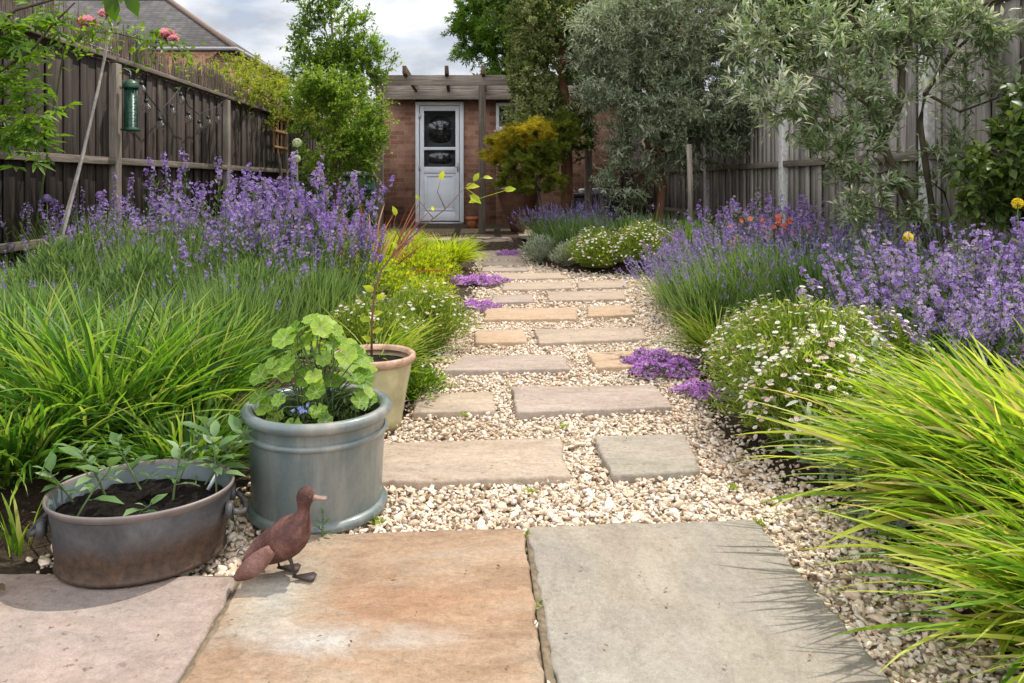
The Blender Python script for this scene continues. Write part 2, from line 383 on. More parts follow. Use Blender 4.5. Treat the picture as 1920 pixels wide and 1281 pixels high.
def _m():
    k = NT('potting_soil'); n = k.noise(k.coords('Object'), 60, 8, .7)
    n2 = k.noise(k.coords('Object'), 9, 5)
    c = k.mix(.5, k.ramp(n, [(.3, (.006, .005, .004)), (.6, (.022, .016, .012)), (.78, (.08, .06, .045))]), k.ramp(n2, [(.3, (.5, .5, .5)), (.7, (1, .95, .9))]), 'MULTIPLY')
    M['soil'] = k.done(k.pbr(c, .95, 0, .15, k.bump(n, 1, .02)))
    k = NT('bed_soil'); n = k.noise(k.coords('Object'), 45, 8, .7)
    c = k.ramp(n, [(.3, (.03, .022, .015)), (.6, (.10, .07, .045)), (.8, (.26, .20, .14))])
    M['bed'] = k.done(k.pbr(c, .95, 0, .15, k.bump(n, 1, .03)))
    k = NT('gravel_base'); v = k.coords('Object')
    vo = k.n('ShaderNodeTexVoronoi'); vo.inputs['Scale'].default_value = 60; k.l(v, vo.inputs['Vector'])
    c = k.ramp(vo.outputs['Distance'], [(.0, (.60, .50, .38)), (.5, (.40, .32, .23)), (.8, (.12, .09, .06))])
    M['gravbase'] = k.done(k.pbr(c, .9, 0, .2, k.bump(vo.outputs['Distance'], -1, .02)))
    k = NT('gravel_stones'); r, g, b = k.attr()
    c = k.ramp(r, [(0, (.28, .19, .12)), (.10, (.52, .39, .26)), (.28, (.70, .56, .42)), (.55, (.80, .69, .56)), (.8, (.85, .78, .69)), (1, (.64, .60, .57))])
    n = k.noise(k.coords('Object'), 90, 5, .6); c = k.mix(.55, c, k.ramp(n, [(.3, (.55, .43, .32)), (.65, (1.1, 1.1, 1.1))]), 'MULTIPLY'); c = k.mix(.5, c, k.ramp(k.noise(k.coords('Object'), 2.2, 5), [(.32, (.72, .62, .5)), (.6, (1.08, 1.05, 1.0))]), 'MULTIPLY')
    M['gravel'] = k.done(k.pbr(c, .75, 0, .3, k.bump(n, .5, .004)))
    # galvanised tub: grey-brown zinc with rust creeping up from the foot
    k = NT('galvanised_zinc'); v = k.coords('Object'); n = k.noise(v, 7, 8, .65, .4); nf = k.noise(v, 60, 5, .7)
    sp = k.n('ShaderNodeSeparateXYZ'); k.l(v, sp.inputs[0])
    c = k.ramp(n, [(.3, (.05, .046, .046)), (.5, (.09, .086, .088)), (.72, (.17, .168, .172))])
    c = k.mix(.35, c, k.ramp(nf, [(.3, (.5, .5, .5)), (.7, (1.2, 1.2, 1.2))]), 'MULTIPLY')
    hgt = k.math('ADD', k.math('MULTIPLY', sp.outputs[2], 7), k.math('MULTIPLY', n, -.75))
    c = k.mix(k.ramp(hgt, [(-.0, (.9, .9, .9)), (.0, (.9, .9, .9)), (.28, (0, 0, 0))]), c, k.ramp(nf, [(.3, (.035, .02, .013)), (.7, (.12, .066, .036))]))
    M['zinc'] = k.done(k.pbr(c, k.ramp(n, [(.3, (.75,) * 3), (.7, (.48,) * 3)]), .35, .5, k.bump(nf, .25, .004)))
    k = NT('zinc_lining'); n = k.noise(k.coords('Object'), 9, 6)
    M['zinc_in'] = k.done(k.pbr(k.ramp(n, [(.3, (.12, .15, .16)), (.7, (.26, .30, .31))]), .5, .3, .5))
    # blue-grey glaze, dusty patches
    k = NT('blue_grey_glaze'); v = k.coords('Object', (1, 1, .45)); n = k.noise(v, 5.5, 7, .6, .5); nf = k.noise(k.coords('Object'), 80, 5, .7)
    c = k.ramp(n, [(.3, (.085, .115, .115)), (.5, (.125, .155, .15)), (.68, (.21, .215, .19))])
    c = k.mix(.3, c, k.ramp(nf, [(.3, (.6, .6, .6)), (.7, (1.2, 1.2, 1.2))]), 'MULTIPLY')
    v3 = k.coords('Object', (7, 7, .7)); st = k.noise(v3, 2, 5, .6)
    c = k.mix(k.ramp(st, [(.50, (0, 0, 0)), (.70, (.65, .65, .65))]), c, (.33, .30, .25))
    M['glaze'] = k.done(k.pbr(c, k.ramp(n, [(.3, (.28,) * 3), (.7, (.55,) * 3)]), 0, .5, k.bump(nf, .08, .002), .5))
    k = NT('brickwork'); tc = k.n('ShaderNodeTexCoord'); sp = k.n('ShaderNodeSeparateXYZ'); cb = k.n('ShaderNodeCombineXYZ')
    k.l(tc.outputs['Object'], sp.inputs[0]); k.l(k.math('ADD', sp.outputs[0], sp.outputs[1]), cb.inputs[0]); k.l(sp.outputs[2], cb.inputs[1])
    br = k.n('ShaderNodeTexBrick'); k.l(cb.outputs[0], br.inputs['Vector'])
    for kk, vv in (('Scale', 1), ('Brick Width', .225), ('Row Height', .075), ('Mortar Size', .007), ('Mortar Smooth', .3), ('Bias', -.1)): br.inputs[kk].default_value = vv
    br.inputs['Color1'].default_value = (.30, .14, .09, 1); br.inputs['Color2'].default_value = (.46, .26, .18, 1); br.inputs['Mortar'].default_value = (.34, .27, .21, 1)
    n = k.noise(k.coords('Object'), 5, 8, .65); nf = k.noise(k.coords('Object'), 45, 5)
    c = k.mix(.8, br.outputs['Color'], k.ramp(n, [(.3, (.55, .5, .5)), (.7, (1.25, 1.2, 1.15))]), 'MULTIPLY'); c = k.mix(.4, c, k.ramp(nf, [(.3, (.6, .6, .6)), (.7, (1.2, 1.2, 1.2))]), 'MULTIPLY')
    M['brick'] = k.done(k.pbr(c, .9, 0, .2, k.bump(br.outputs['Fac'], -.5, .01)))
    k = NT('dark_pane'); n = k.noise(k.coords('Object', (1, 1, 3)), 3, 4)
    p = k.pbr(k.ramp(n, [(.4, (.008, .01, .012)), (.7, (.045, .045, .04))]), .06, 0, .8); M['glass'] = k.done(p)
    k = NT('blind'); n = k.noise(k.coords('Object', (40, 1, 40)), 3, 4); M['blind'] = k.done(k.pbr(k.ramp(n, [(.3, (.10, .08, .055)), (.7, (.17, .14, .10))]), .9))
    k = NT('slate_tiles'); v = k.coords('Object', (1, 1, 1)); sp = k.n('ShaderNodeSeparateXYZ'); cb = k.n('ShaderNodeCombineXYZ')
    k.l(v, sp.inputs[0]); k.l(k.math('ADD', sp.outputs[0], sp.outputs[1]), cb.inputs[0]); k.l(k.math('MULTIPLY', sp.outputs[2], 1.6), cb.inputs[1])
    br = k.n('ShaderNodeTexBrick'); k.l(cb.outputs[0], br.inputs['Vector'])
    for kk, vv in (('Scale', 1), ('Brick Width', .3), ('Row Height', .18), ('Mortar Size', .012)): br.inputs[kk].default_value = vv
    br.inputs['Color1'].default_value = (.07, .064, .064, 1); br.inputs['Color2'].default_value = (.115, .105, .10, 1); br.inputs['Mortar'].default_value = (.035, .03, .03, 1)
    n = k.noise(v, 1.2, 6); c = k.mix(.7, br.outputs['Color'], k.ramp(n, [(.3, (.6, .6, .6)), (.7, (1.2, 1.2, 1.2))]), 'MULTIPLY')
    M['roof'] = k.done(k.pbr(c, .85, 0, .3, k.bump(br.outputs['Fac'], -.5, .02)))
    k = NT('clear_glass'); g = k.n('ShaderNodeBsdfGlass'); g.inputs['IOR'].default_value = 1.3; g.inputs['Roughness'].default_value = .03
    t = k.n('ShaderNodeBsdfTransparent'); mx = k.n('ShaderNodeMixShader'); mx.inputs[0].default_value = .5; k.l(g.outputs[0], mx.inputs[1]); k.l(t.outputs[0], mx.inputs[2]); M['bulb'] = k.done(mx)
_m()
L = {}
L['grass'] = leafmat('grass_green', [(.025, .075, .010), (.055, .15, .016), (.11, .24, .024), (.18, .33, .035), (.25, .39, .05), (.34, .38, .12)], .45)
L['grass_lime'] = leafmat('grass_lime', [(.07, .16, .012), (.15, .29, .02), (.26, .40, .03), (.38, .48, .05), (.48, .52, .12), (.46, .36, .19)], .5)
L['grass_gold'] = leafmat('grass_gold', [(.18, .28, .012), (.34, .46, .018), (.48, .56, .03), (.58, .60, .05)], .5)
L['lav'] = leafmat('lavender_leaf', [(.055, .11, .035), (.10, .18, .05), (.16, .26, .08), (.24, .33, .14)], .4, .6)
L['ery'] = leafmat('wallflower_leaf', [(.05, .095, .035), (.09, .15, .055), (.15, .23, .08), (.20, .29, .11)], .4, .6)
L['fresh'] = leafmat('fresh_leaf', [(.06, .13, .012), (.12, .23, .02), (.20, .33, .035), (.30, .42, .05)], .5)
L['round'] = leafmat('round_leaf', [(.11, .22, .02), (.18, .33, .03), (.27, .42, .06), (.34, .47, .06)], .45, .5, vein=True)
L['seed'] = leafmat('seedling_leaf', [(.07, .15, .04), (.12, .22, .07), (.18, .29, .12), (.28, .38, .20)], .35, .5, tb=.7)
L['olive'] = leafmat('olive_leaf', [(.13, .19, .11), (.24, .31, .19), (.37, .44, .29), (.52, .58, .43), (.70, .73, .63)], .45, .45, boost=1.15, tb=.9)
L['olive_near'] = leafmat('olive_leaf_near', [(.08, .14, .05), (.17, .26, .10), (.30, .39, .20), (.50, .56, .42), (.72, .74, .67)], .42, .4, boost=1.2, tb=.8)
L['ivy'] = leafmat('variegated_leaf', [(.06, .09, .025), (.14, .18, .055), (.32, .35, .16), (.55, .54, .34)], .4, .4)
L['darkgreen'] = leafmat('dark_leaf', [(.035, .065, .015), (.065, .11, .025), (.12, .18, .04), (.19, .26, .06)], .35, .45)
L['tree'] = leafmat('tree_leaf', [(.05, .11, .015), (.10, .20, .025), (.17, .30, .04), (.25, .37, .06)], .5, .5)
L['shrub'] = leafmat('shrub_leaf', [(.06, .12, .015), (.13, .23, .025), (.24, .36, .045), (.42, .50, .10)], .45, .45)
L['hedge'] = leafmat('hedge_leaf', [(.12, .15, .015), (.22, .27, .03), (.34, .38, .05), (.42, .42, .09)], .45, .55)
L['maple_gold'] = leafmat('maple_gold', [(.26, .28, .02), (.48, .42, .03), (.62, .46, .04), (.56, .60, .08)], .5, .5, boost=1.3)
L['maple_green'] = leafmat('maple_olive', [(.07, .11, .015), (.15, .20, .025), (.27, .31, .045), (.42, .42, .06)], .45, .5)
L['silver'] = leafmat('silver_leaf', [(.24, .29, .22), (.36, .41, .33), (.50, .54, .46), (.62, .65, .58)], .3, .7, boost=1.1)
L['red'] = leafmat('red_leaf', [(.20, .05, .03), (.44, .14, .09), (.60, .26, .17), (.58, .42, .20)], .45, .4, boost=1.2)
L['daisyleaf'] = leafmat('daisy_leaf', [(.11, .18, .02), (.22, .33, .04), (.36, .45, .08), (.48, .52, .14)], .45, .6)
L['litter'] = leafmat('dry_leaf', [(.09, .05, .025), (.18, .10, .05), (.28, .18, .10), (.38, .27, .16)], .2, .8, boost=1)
Pm = {}
Pm['purple'] = petalmat('petal_mauve', [(.12, .065, .16), (.24, .13, .36), (.30, .17, .55), (.42, .30, .58), (.35, .25, .33), (.20, .22, .11)])
Pm['violet'] = petalmat('petal_violet', [(.12, .06, .18), (.27, .16, .40), (.36, .22, .60), (.52, .40, .62), (.42, .32, .42), (.26, .24, .14)])
Pm['lav'] = petalmat('petal_lavender', [(.13, .09, .24), (.22, .15, .40), (.34, .25, .52), (.44, .37, .52)])
Pm['thyme'] = petalmat('petal_thyme', [(.46, .13, .50), (.62, .24, .68), (.72, .36, .78), (.78, .54, .82)])
Pm['daisy'] = petalmat('petal_daisy', [(.82, .76, .76), (.84, .82, .80), (.80, .62, .64), (.72, .38, .44)], .3, (.66, .48, .06))
Pm['pink'] = petalmat('petal_pink', [(.70, .22, .28), (.82, .38, .42), (.86, .56, .58)])
Pm['red'] = petalmat('petal_red', [(.62, .08, .03), (.76, .14, .05), (.80, .28, .14)])
Pm['yellow'] = petalmat('petal_yellow', [(.75, .55, .02), (.85, .68, .04)])
Pm['blue'] = petalmat('petal_blue', [(.12, .16, .55), (.26, .32, .75), (.60, .62, .85)])
Pm['allium'] = petalmat('petal_allium', [(.50, .56, .30), (.62, .66, .42)])

# ------------------------------------------------------------------ terrain
LEFT_EDGE = [(1.0, -.9), (1.9, -.9), (2.15, -.50), (2.6, -.26), (3.3, -.20), (4.5, -.08), (6.0, .05), (7.5, .03), (9, 0.0), (14, -.5)]
RIGHT_EDGE = [(0.8, .92), (1.5, .95), (1.85, .97), (2.2, .86), (2.6, .82), (3.3, .96), (4.6, 1.18), (5.6, 1.65), (6.3, 2.2), (6.5, 1.4), (6.8, .8), (7.6, .46), (9, .45), (14, .6)]
def ledge(d): return float(np.interp(d, *zip(*LEFT_EDGE)))
def redge(d): return float(np.interp(d, *zip(*RIGHT_EDGE)))
def BED(x, d):
    if 8.6 < d < 12 and -1.5 < x < .6: return .1
    e = max(ledge(d) - x, x - redge(d)) if d < 9 else max(-1.4 - x, x - .6)
    return -.02 + .10 * min(1, max(0, e / .35))
def terrain():
    # one sheet to the horizon, finer near the garden; beds rise beside the path
    xs = np.concatenate([[-400, -120, -40, -15, -8, -5], np.arange(-3.6, 3.61, .06), [5, 8, 15, 40, 120, 400]])
    ys = np.concatenate([[-200, -40, -8, -2, 0], np.arange(.5, 9.2, .06), np.arange(9.3, 13, .3), [15, 20, 30, 60, 150, 600]])
    X, Y = np.meshgrid(xs, ys); Z = np.zeros_like(X)
    for i in range(X.shape[0]):
        for j in range(X.shape[1]):
            d = Y[i, j]; Z[i, j] = min(gz(d), .13) + BED(X[i, j], min(max(d, 1), 13)) - .022
    inner = (np.abs(X) < 3.6) & (Y > .5) & (Y < 9.2); Z += np.where(inner & (Z > .02), R.normal(0, .007, Z.shape), 0)
    b = MB(); nx = len(xs); ny = len(ys)
    i, j = np.meshgrid(np.arange(ny - 1), np.arange(nx - 1), indexing='ij'); a = (i * nx + j).ravel()
    b.add(np.stack([X, Y, Z], 2).reshape(-1, 3), np.stack([a, a + 1, a + nx + 1, a + nx], 1), (.5, .5, .5))
    b.build('ground', M['bed'], None, True, kind='structure')
terrain()
def path_sheet():
    b = MB(); V = []; ds = np.arange(.8, 8.75, .15)
    for d in ds: V += [(ledge(d) - .02, d, gz(d) - .031), (redge(d) + .02, d, gz(d) - .031)]
    n = len(ds); b.add(V, np.array([(2 * i, 2 * i + 1, 2 * i + 3, 2 * i + 2) for i in range(n - 1)]), (.5, .5, .5))
    b.build('gravel_path', M['gravbase'], kind='structure')
path_sheet()

# ------------------------------------------------------------------ slabs
SLABS = []
def slab(pts, m, name, label, group, th=.045, top=0.0, jag=.0055):
    """pts: four ground corners (X, D), anticlockwise from front left"""
    P = [np.array(p, dtype=float) for p in pts]; SLABS.append(np.array(P))
    c = sum(P) / 4; out = []
    for i in range(4):
        a, b_ = P[i], P[(i + 1) % 4]; n = max(3, int(np.linalg.norm(b_ - a) / .016))
        nr = np.array([(b_ - a)[1], -(b_ - a)[0]]); nr /= np.linalg.norm(nr); w = 0
        for k in range(n):
            w = .72 * w + R.normal(0, jag * .4); e = 0 if k == 0 else w
            q = a + (b_ - a) * k / n + nr * e
            if k == 0: q = q + (c - q) / np.linalg.norm(c - q) * .006
            out.append(q)
    out = np.array(out); n = len(out); d0 = c[1]
    def ring(sh, z): 
        v = c + (out - c) * (1 - sh / np.linalg.norm(out - c, axis=1, keepdims=True)); return [(*q, z) for q in v]
    zt = gz(d0) + top; tl = R.normal(0, .0015, 2)
    V = ring(.0, zt - th) + ring(0, zt - .008) + ring(.004, zt - .002) + ring(.010, zt)
    V = np.array(V); V[:, 2] += (V[:, 0] - c[0]) * tl[0] * 3 + (V[:, 1] - c[1]) * (.012 if d0 > 2.5 else 0)
    V[:, 0] -= c[0]; V[:, 1] -= c[1]
    b = MB(); i = np.arange(n); j = (i + 1) % n
    b.add(V, [np.concatenate([np.stack([q * n + i, q * n + j, (q + 1) * n + j, (q + 1) * n + i], 1) for q in range(3)]), np.array([list(range(3 * n, 4 * n))])], (.5, .5, .5))
    o = b.build(name, m, None, False); o.location = (c[0], c[1], 0)
    return tag(o, label, 'paving slab', group)
PG = 'large patio slabs in the foreground'
slab([(-1.35, .78), (-.512, .78), (-.516, 1.60), (-1.35, 1.62)], M['slab_pink'], 'patio_slab', 'pinkish grey patio slab with dark pits under the metal tub', PG, top=.0)
slab([(-.498, .78), (.116, .78), (.112, 1.82), (-.505, 1.79)], M['slab_tan'], 'patio_slab', 'large orange tan patio slab on which the duck stands', PG)
slab([(.134, .78), (.72, .78), (.70, 1.87), (.124, 1.835)], M['slab_grey'], 'patio_slab', 'large smooth grey patio slab beside the lime grass', PG)
b = MB(); b.box((-.30, 1.2, -.022), (2.0, .84, .02), cc=(.5, .5, .5)); b.box((.125, 1.2, -.008), (.014, 1.2, .006), cc=(.5, .5, .5), jit=.001); b.box((-.505, 1.15, -.008), (.012, .9, .006), cc=(.5, .5, .5), jit=.001)
b.build('patio_mortar', plain('mortar', (.22, .17, .11), .95, 0, .2, .3, 60), kind='structure')
SG = 'stepping slabs laid in the gravel path'
ST = [
 ([(690, 903), (1071, 893), (1052, 822), (690, 829)], 'slab_a', 'long buff slab directly behind the blue grey pot'),
 ([(1149, 891), (1315, 880), (1283, 812), (1111, 816)], 'slab_d', 'small greenish grey slab beside the long front one, nearly square'),
 ([(770, 774), (928, 768), (924, 733), (782, 738)], 'slab_a', 'buff slab beside the foot of the cream pot'),
 ([(968, 774), (1264, 761), (1229, 720), (957, 726)], 'slab_b', 'long mauve grey slab just before the purple thyme'),
 ([(830, 695), (1070, 691), (1054, 664), (868, 666)], 'slab_b', 'long grey slab touching the left white daisies'),
 ([(1118, 689), (1212, 685), (1216, 656), (1101, 661)], 'slab_c', 'small orange slab touching the thyme on the right'),
 ([(890, 642), (990, 640), (983, 617), (890, 619)], 'slab_c', 'short buff pink slab right of the left daisies'),
 ([(1010, 643), (1214, 634), (1203, 613), (1002, 617)], 'slab_a', 'long buff slab in the fourth row of the path'),
 ([(905, 599), (1082, 597), (1084, 576), (912, 578)], 'slab_c', 'long pinkish slab right of the nearer left thyme mat'),
 ([(1103, 592), (1189, 590), (1184, 571), (1101, 574)], 'slab_c', 'short ochre slab in the fifth row'),
 ([(920, 567), (1000, 565), (998, 551), (924, 553)], 'slab_b', 'short grey slab in the sixth row beside the thyme'),
 ([(1029, 563), (1173, 560), (1167, 544), (1025, 547)], 'slab_a', 'longer buff slab in the sixth row'),
 ([(942, 543), (1075, 540), (1070, 528), (943, 530)], 'slab_a', 'pale slab in the seventh row near the farther thyme'),
 ([(1085, 540), (1178, 538), (1172, 526), (1082, 528)], 'slab_a', 'right hand slab of the seventh row, before the white mound'),
 ([(925, 523), (1060, 521), (1050, 511), (925, 512)], 'slab_a', 'narrow slab in the eighth row'),
 ([(903, 508), (990, 507), (986, 499), (905, 500)], 'slab_b', 'narrow slab between golden grass and silver plant'),
 ([(903, 496), (985, 495), (982, 488), (905, 489)], 'slab_a', 'narrow slab third from the terrace step'),
 ([(905, 485), (980, 485), (975, 479), (906, 479)], 'slab_a', 'narrow slab second from the terrace step'),
 ([(900, 476), (960, 476), (958, 470), (902, 470)], 'slab_a', 'last slab before the terrace step')]
for pts, m, lab in ST: slab([gp(*p) for p in pts], M[m], 'stepping_slab', lab, SG, jag=.007)

# terrace in front of the shed
b = MB()
for x0, x1, y0, y1 in ((-1.45, -.9, 8.7, 9.6), (-.885, -.1, 8.7, 9.6), (-.085, .42, 8.7, 9.6), (-1.45, -.6, 9.615, 10.6), (-.585, .1, 9.615, 10.6), (.115, .8, 9.615, 10.6), (-1.45, -.4, 10.615, 11.8), (-.385, .8, 10.615, 11.8)):
    b.box(((x0 + x1) / 2, (y0 + y1) / 2, .135), (x1 - x0, y1 - y0, .05))
b.box((-.5, 10.26, .05), (1.86, 3.06, .13))
b.build('terrace', M['slab_a'], None, False, .006, kind='structure')

# ------------------------------------------------------------------ gravel stones
def gravel():
    bm = bmesh.new(); bmesh.ops.create_icosphere(bm, subdivisions=2, radius=.5); ico2 = (np.array([v.co[:] for v in bm.verts]), np.array([[v.index for v in f.verts] for f in bm.faces])); bm.free()
    bm = bmesh.new(); bmesh.ops.create_icosphere(bm, subdivisions=1, radius=.5); ico1 = (np.array([v.co[:] for v in bm.verts]), np.array([[v.index for v in f.verts] for f in bm.faces])); bm.free()
    b = MB()
    def under(x, y, m=.0):
        r = np.zeros(len(x), bool)
        for P in SLABS:
            ok = np.ones(len(x), bool)
            for i in range(4):
                a, c = P[i], P[(i + 1) % 4]; ok &= ((c[0] - a[0]) * (y - a[1]) - (c[1] - a[1]) * (x - a[0])) / np.linalg.norm(c - a) > m
            r |= ok
        return r
    for d0, d1, dens, ico, s0 in ((.8, 2.5, 11500, ico2, .0142), (2.5, 4.6, 7500, ico1, .0160), (4.6, 8.75, 2600, ico1, .023)):
        A = 3.4 * (d1 - d0); n = int(A * dens); x = R.uniform(-1.1, 2.3, n); y = R.uniform(d0, d1, n)
        le = np.interp(y, *zip(*LEFT_EDGE)); re = np.interp(y, *zip(*RIGHT_EDGE))
        e = np.minimum(x - le, re - x); keep = (e > -.12 * R.random(n) ** 2)
        s = s0 * np.exp(R.normal(0, .32, n)); keep &= ~under(x, y, .004)
        x, y, s = x[keep], y[keep], s[keep]; n = len(x)
        g = np.maximum(0, (y - 2.5) * .012)
        e = np.minimum(x - np.interp(y, *zip(*LEFT_EDGE)), np.interp(y, *zip(*RIGHT_EDGE)) - x)
        z = g - .034 + R.random(n) * .014 + s * .2 + np.clip(-e, 0, .2) * .25
        for k in range(12):
            sel = np.arange(n) % 12 == k; m = sel.sum()
            V = ico[0].copy(); V *= R.uniform(.75, 1.2, (1, 3))
            for q in range(11):   # chip flats off so the stones are angular
                nn = unit(R.normal(size=3)); dd = R.uniform(.17, .34); h = V @ nn; V -= np.outer(np.clip(h - dd, 0, None), nn)
            V *= 1 + R.normal(0, .05, (len(V), 1)); V *= [1.35, .95, .62]
            tpl = (V, [ico[1]], np.ones(len(V)), np.zeros(len(V)))
            dd = unit(R.normal(size=(m, 3)) * [1, 1, .35]); up = unit(R.normal(size=(m, 3)) * .45 + [0, 0, 1])
            b.add(*scatter(tpl, np.stack([x[sel], y[sel], z[sel]], 1), dd, up, s[sel], np.clip(R.normal(.5, .24, m), 0, 1)))
    tag(b.build('gravel', M['gravel']), 'cream and white angular gravel covering the path', 'gravel', kind='stuff')
gravel()
def debris():
    b = MB(); n = 420; x = R.uniform(-1.2, 1.4, n); y = R.uniform(.95, 5.5, n); z = np.maximum(0, (y - 2.5) * .012) + .0065; d = unit(np.concatenate([R.normal(size=(n, 2)), np.zeros((n, 1))], 1))
    b.add(*scatter(LEAF, np.stack([x, y, z], 1), d, unit(rdir(n) * .25 + [0, 0, 1]), R.uniform(.004, .014, n), R.random(n)))
    tag(b.build('fallen_leaf_bits', L['litter']), 'tiny dry leaf bits scattered over slabs and gravel', 'leaf litter', kind='stuff')
    b = MB()
    for cx, cy in [(-.505, 1.62), (.122, 1.80), (.13, 1.5), (.71, 1.86), (.05, 2.2), (.72, 2.08), (.3, 2.6), (-.1, 3.1), (-.25, 1.87), (.9, 1.7), (.45, 3.0), (.2, 3.9), (.5, 2.45), (.15, 2.05), (-.05, 2.72)]:
        n = 26; p = np.array([cx, cy, gz(cy) - .01]) + R.normal(0, .008, (n, 3)) * [1, 1, .2]; b.add(*scatter(LEAF1, p, unit(rdir(n) + [0, 0, .9]), rdir(n), R.uniform(.006, .018, n), R.random(n)))
    tag(b.build('weeds', L['daisyleaf']), 'tiny green weeds sprouting in the gravel and slab joints', 'weeds', kind='stuff')
debris()
def litter():
    b = MB(); n = 5200; x = R.uniform(-3, 3, n); y = R.uniform(1.2, 8.5, n) ** 1.0
    e = np.maximum(np.interp(y, *zip(*LEFT_EDGE)) - x, x - np.interp(y, *zip(*RIGHT_EDGE))); k = e > -.03
    x, y = x[k], y[k]; z = np.array([gz(d) + BED(a, d) for a, d in zip(x, y)]) + .004
    m = len(x); d = unit(np.concatenate([R.normal(size=(m, 2)), R.normal(0, .25, (m, 1))], 1)); up = unit(R.normal(size=(m, 3)) * .5 + [0, 0, 1])
    b.add(*scatter(LEAF, np.stack([x, y, z], 1), d, up, R.uniform(.012, .04, m), R.random(m)))
    tag(b.build('leaf_litter', L['litter']), 'dry brown leaves lying on the bed soil', 'leaf litter', kind='stuff')
litter()

# ------------------------------------------------------------------ left and right fences
def rotz(a): return np.array(Matrix.Rotation(a, 3, 'Z'))
def fence(side, X, posts, top, name, label, mb, mp, y_end, low=.2, concrete=False):
    root = thing(name, label, 'fence', (X, posts[0], 0))
    inward = 1 if side < 0 else -1
    ys = posts + [y_end]
    for y in posts:
        b = MB(); h = top + (-.04 if not concrete else .04)
        b.box((0, y - posts[0], h / 2), (.10, .10, h))
        b.build('post', mp, root, False, .006)
    for i in range(len(ys) - 1):
        y0, y1 = ys[i] + .05 - posts[0], ys[i + 1] - .05 - posts[0]
        b = MB(); y = y0; k = 0
        while y < y1:
            w = min(.118, y1 - y); lean = R.normal(0, .004)
            b.box((-.02 * inward + (k % 2) * .012 * inward + R.normal(0, .002), y + w / 2, (top + low) / 2 - .02), (.014, w - .008 - abs(R.normal(0, .004)), top - low - .03 + R.normal(0, .004)), None, (R.random(), .5, R.random()))
            y += w; k += 1
        b.box((-.034 * inward, (y0 + y1) / 2, (top + low) / 2 - .03), (.012, y1 - y0, top - low - .1), None, (.02, .5, .5))
        b.build('board_panel', mb, root)
        for z in (1.03, .42):
            b = MB(); b.box((.022 * inward, (y0 + y1) / 2, z), (.05, y1 - y0 - .004, .06), None, (.6, .5, .5), .003); b.build('rail', M['rail'], root, False, .004)
        b = MB(); b.box((0, (y0 + y1) / 2, top + .0), (.075, y1 - y0 + .06, .04), None, (.6, .5, .5), .003); b.build('capping', M['rail'], root, False, .004)
        b = MB(); b.box((0, (y0 + y1) / 2, low / 2 + .02), (.03, y1 - y0, low - .03), None, (.7, .5, .5)); b.build('gravel_board', M['rail'], root, False, .004)
    return root
fence(-1, -3.1, [3.5, 6.3, 9.1, 11.9], 1.90, 'board_fence', 'dark weathered timber fence along the left border', M['fence'], M['post'], 14.7)
fence(1, 3.06, [2.6, 5.0, 7.35, 9.8, 12.2], 1.93, 'board_fence', 'pale grey timber fence with concrete posts behind the right trees', M['fence_r'], M['concrete'], 14.6, .15, True)
root = thing('back_fence', 'dark timber fence closing the garden behind the shed', 'fence', (0, 14.9, 0)); b = MB(); x = -3.1
while x < 3.1: b.box((x + .05, R.normal(0, .003), 1.0), (.094, .02, 1.9), None, (R.random(), .5, .5)); x += .1
b.build('board_panel', M['fence'], root)
for z in (.5, 1.5): b = MB(); b.box((0, -.035, z), (6.2, .05, .07)); b.build('rail', M['fence'], root)
def reeds():
    b = MB(); n = 1500; y = R.uniform(4.4, 13, n); zt = 2.12 + .06 * np.sin(y * 3) + R.normal(0, .05, n) + np.where(y < 6, .08, 0)
    P = np.zeros((n, 3, 3)); P[:, 0] = np.stack([-3.17 + R.normal(0, .012, n), y, np.full(n, 1.5)], 1)
    P[:, 2] = np.stack([-3.17 + R.normal(0, .02, n), y + R.normal(0, .03, n), zt], 1); P[:, 1] = P[:, [0, 2]].mean(1) + R.normal(0, .004, (n, 3))
    V, Fq = tubes(P, np.tile([.0055, .005, .003], (n, 1)), 4); b.add(V, Fq, np.repeat(np.stack([R.random(n), R.random(n), R.random(n)], 1), 12, 0))
    root = thing('reed_screen', 'brown brushwood reed screen sticking up above the left fence', 'reed screen', (0, 0, 0))
    b.build('reeds', wood_mat('dry_reed', (.10, .075, .055), (.20, .155, .12), (.34, .28, .22)), root)
    for z in (1.75, 1.98):
        b = MB(); b.tube([(-3.158, 4.4, z), (-3.158, 8.5, z - .01), (-3.158, 13, z)], .003, 4); b.build('wire', M['metal'], root)
reeds()

# ------------------------------------------------------------------ shed, door, window, pergola
YW = 11.8
shed = thing('brick_shed', 'small brown brick garden shed at the end of the path', 'shed', (-1.5, YW, .1))
def shp(b, px0, py0, px1, py1, y0, y1, cc=(.5, .5, .5)):   # a box on the shed front given by the outline it has there
    a = at(px0, py0, YW); c = at(px1, py1, YW)
    return b.box(((a.x + c.x) / 2 + 1.5, (y0 + y1) / 2, (a.z + c.z) / 2 - .1), (abs(c.x - a.x), abs(y1 - y0), abs(a.z - c.z)), None, cc)
zt = 2.25; DX0, DX1 = at(778, 0, YW).x, at(870, 0, YW).x; DZ1 = at(0, 190, YW).z; DZ0 = at(0, 417, YW).z
WX0, WX1 = at(930, 0, YW).x, at(1010, 0, YW).x; WZ1 = at(0, 193, YW).z; WZ0 = at(0, 244, YW).z
b = MB()
for x0, x1, z0, z1 in ((-1.5, DX0, 0, zt), (DX0, DX1, DZ1, zt), (DX1, WX0, 0, zt), (WX0, WX1, WZ1, zt), (WX0, WX1, 0, WZ0), (WX1, 2.3, 0, zt)):
    b.box(((x0 + x1) / 2 + 1.5, .06, (z0 + z1) / 2), (x1 - x0, .12, z1 - z0))
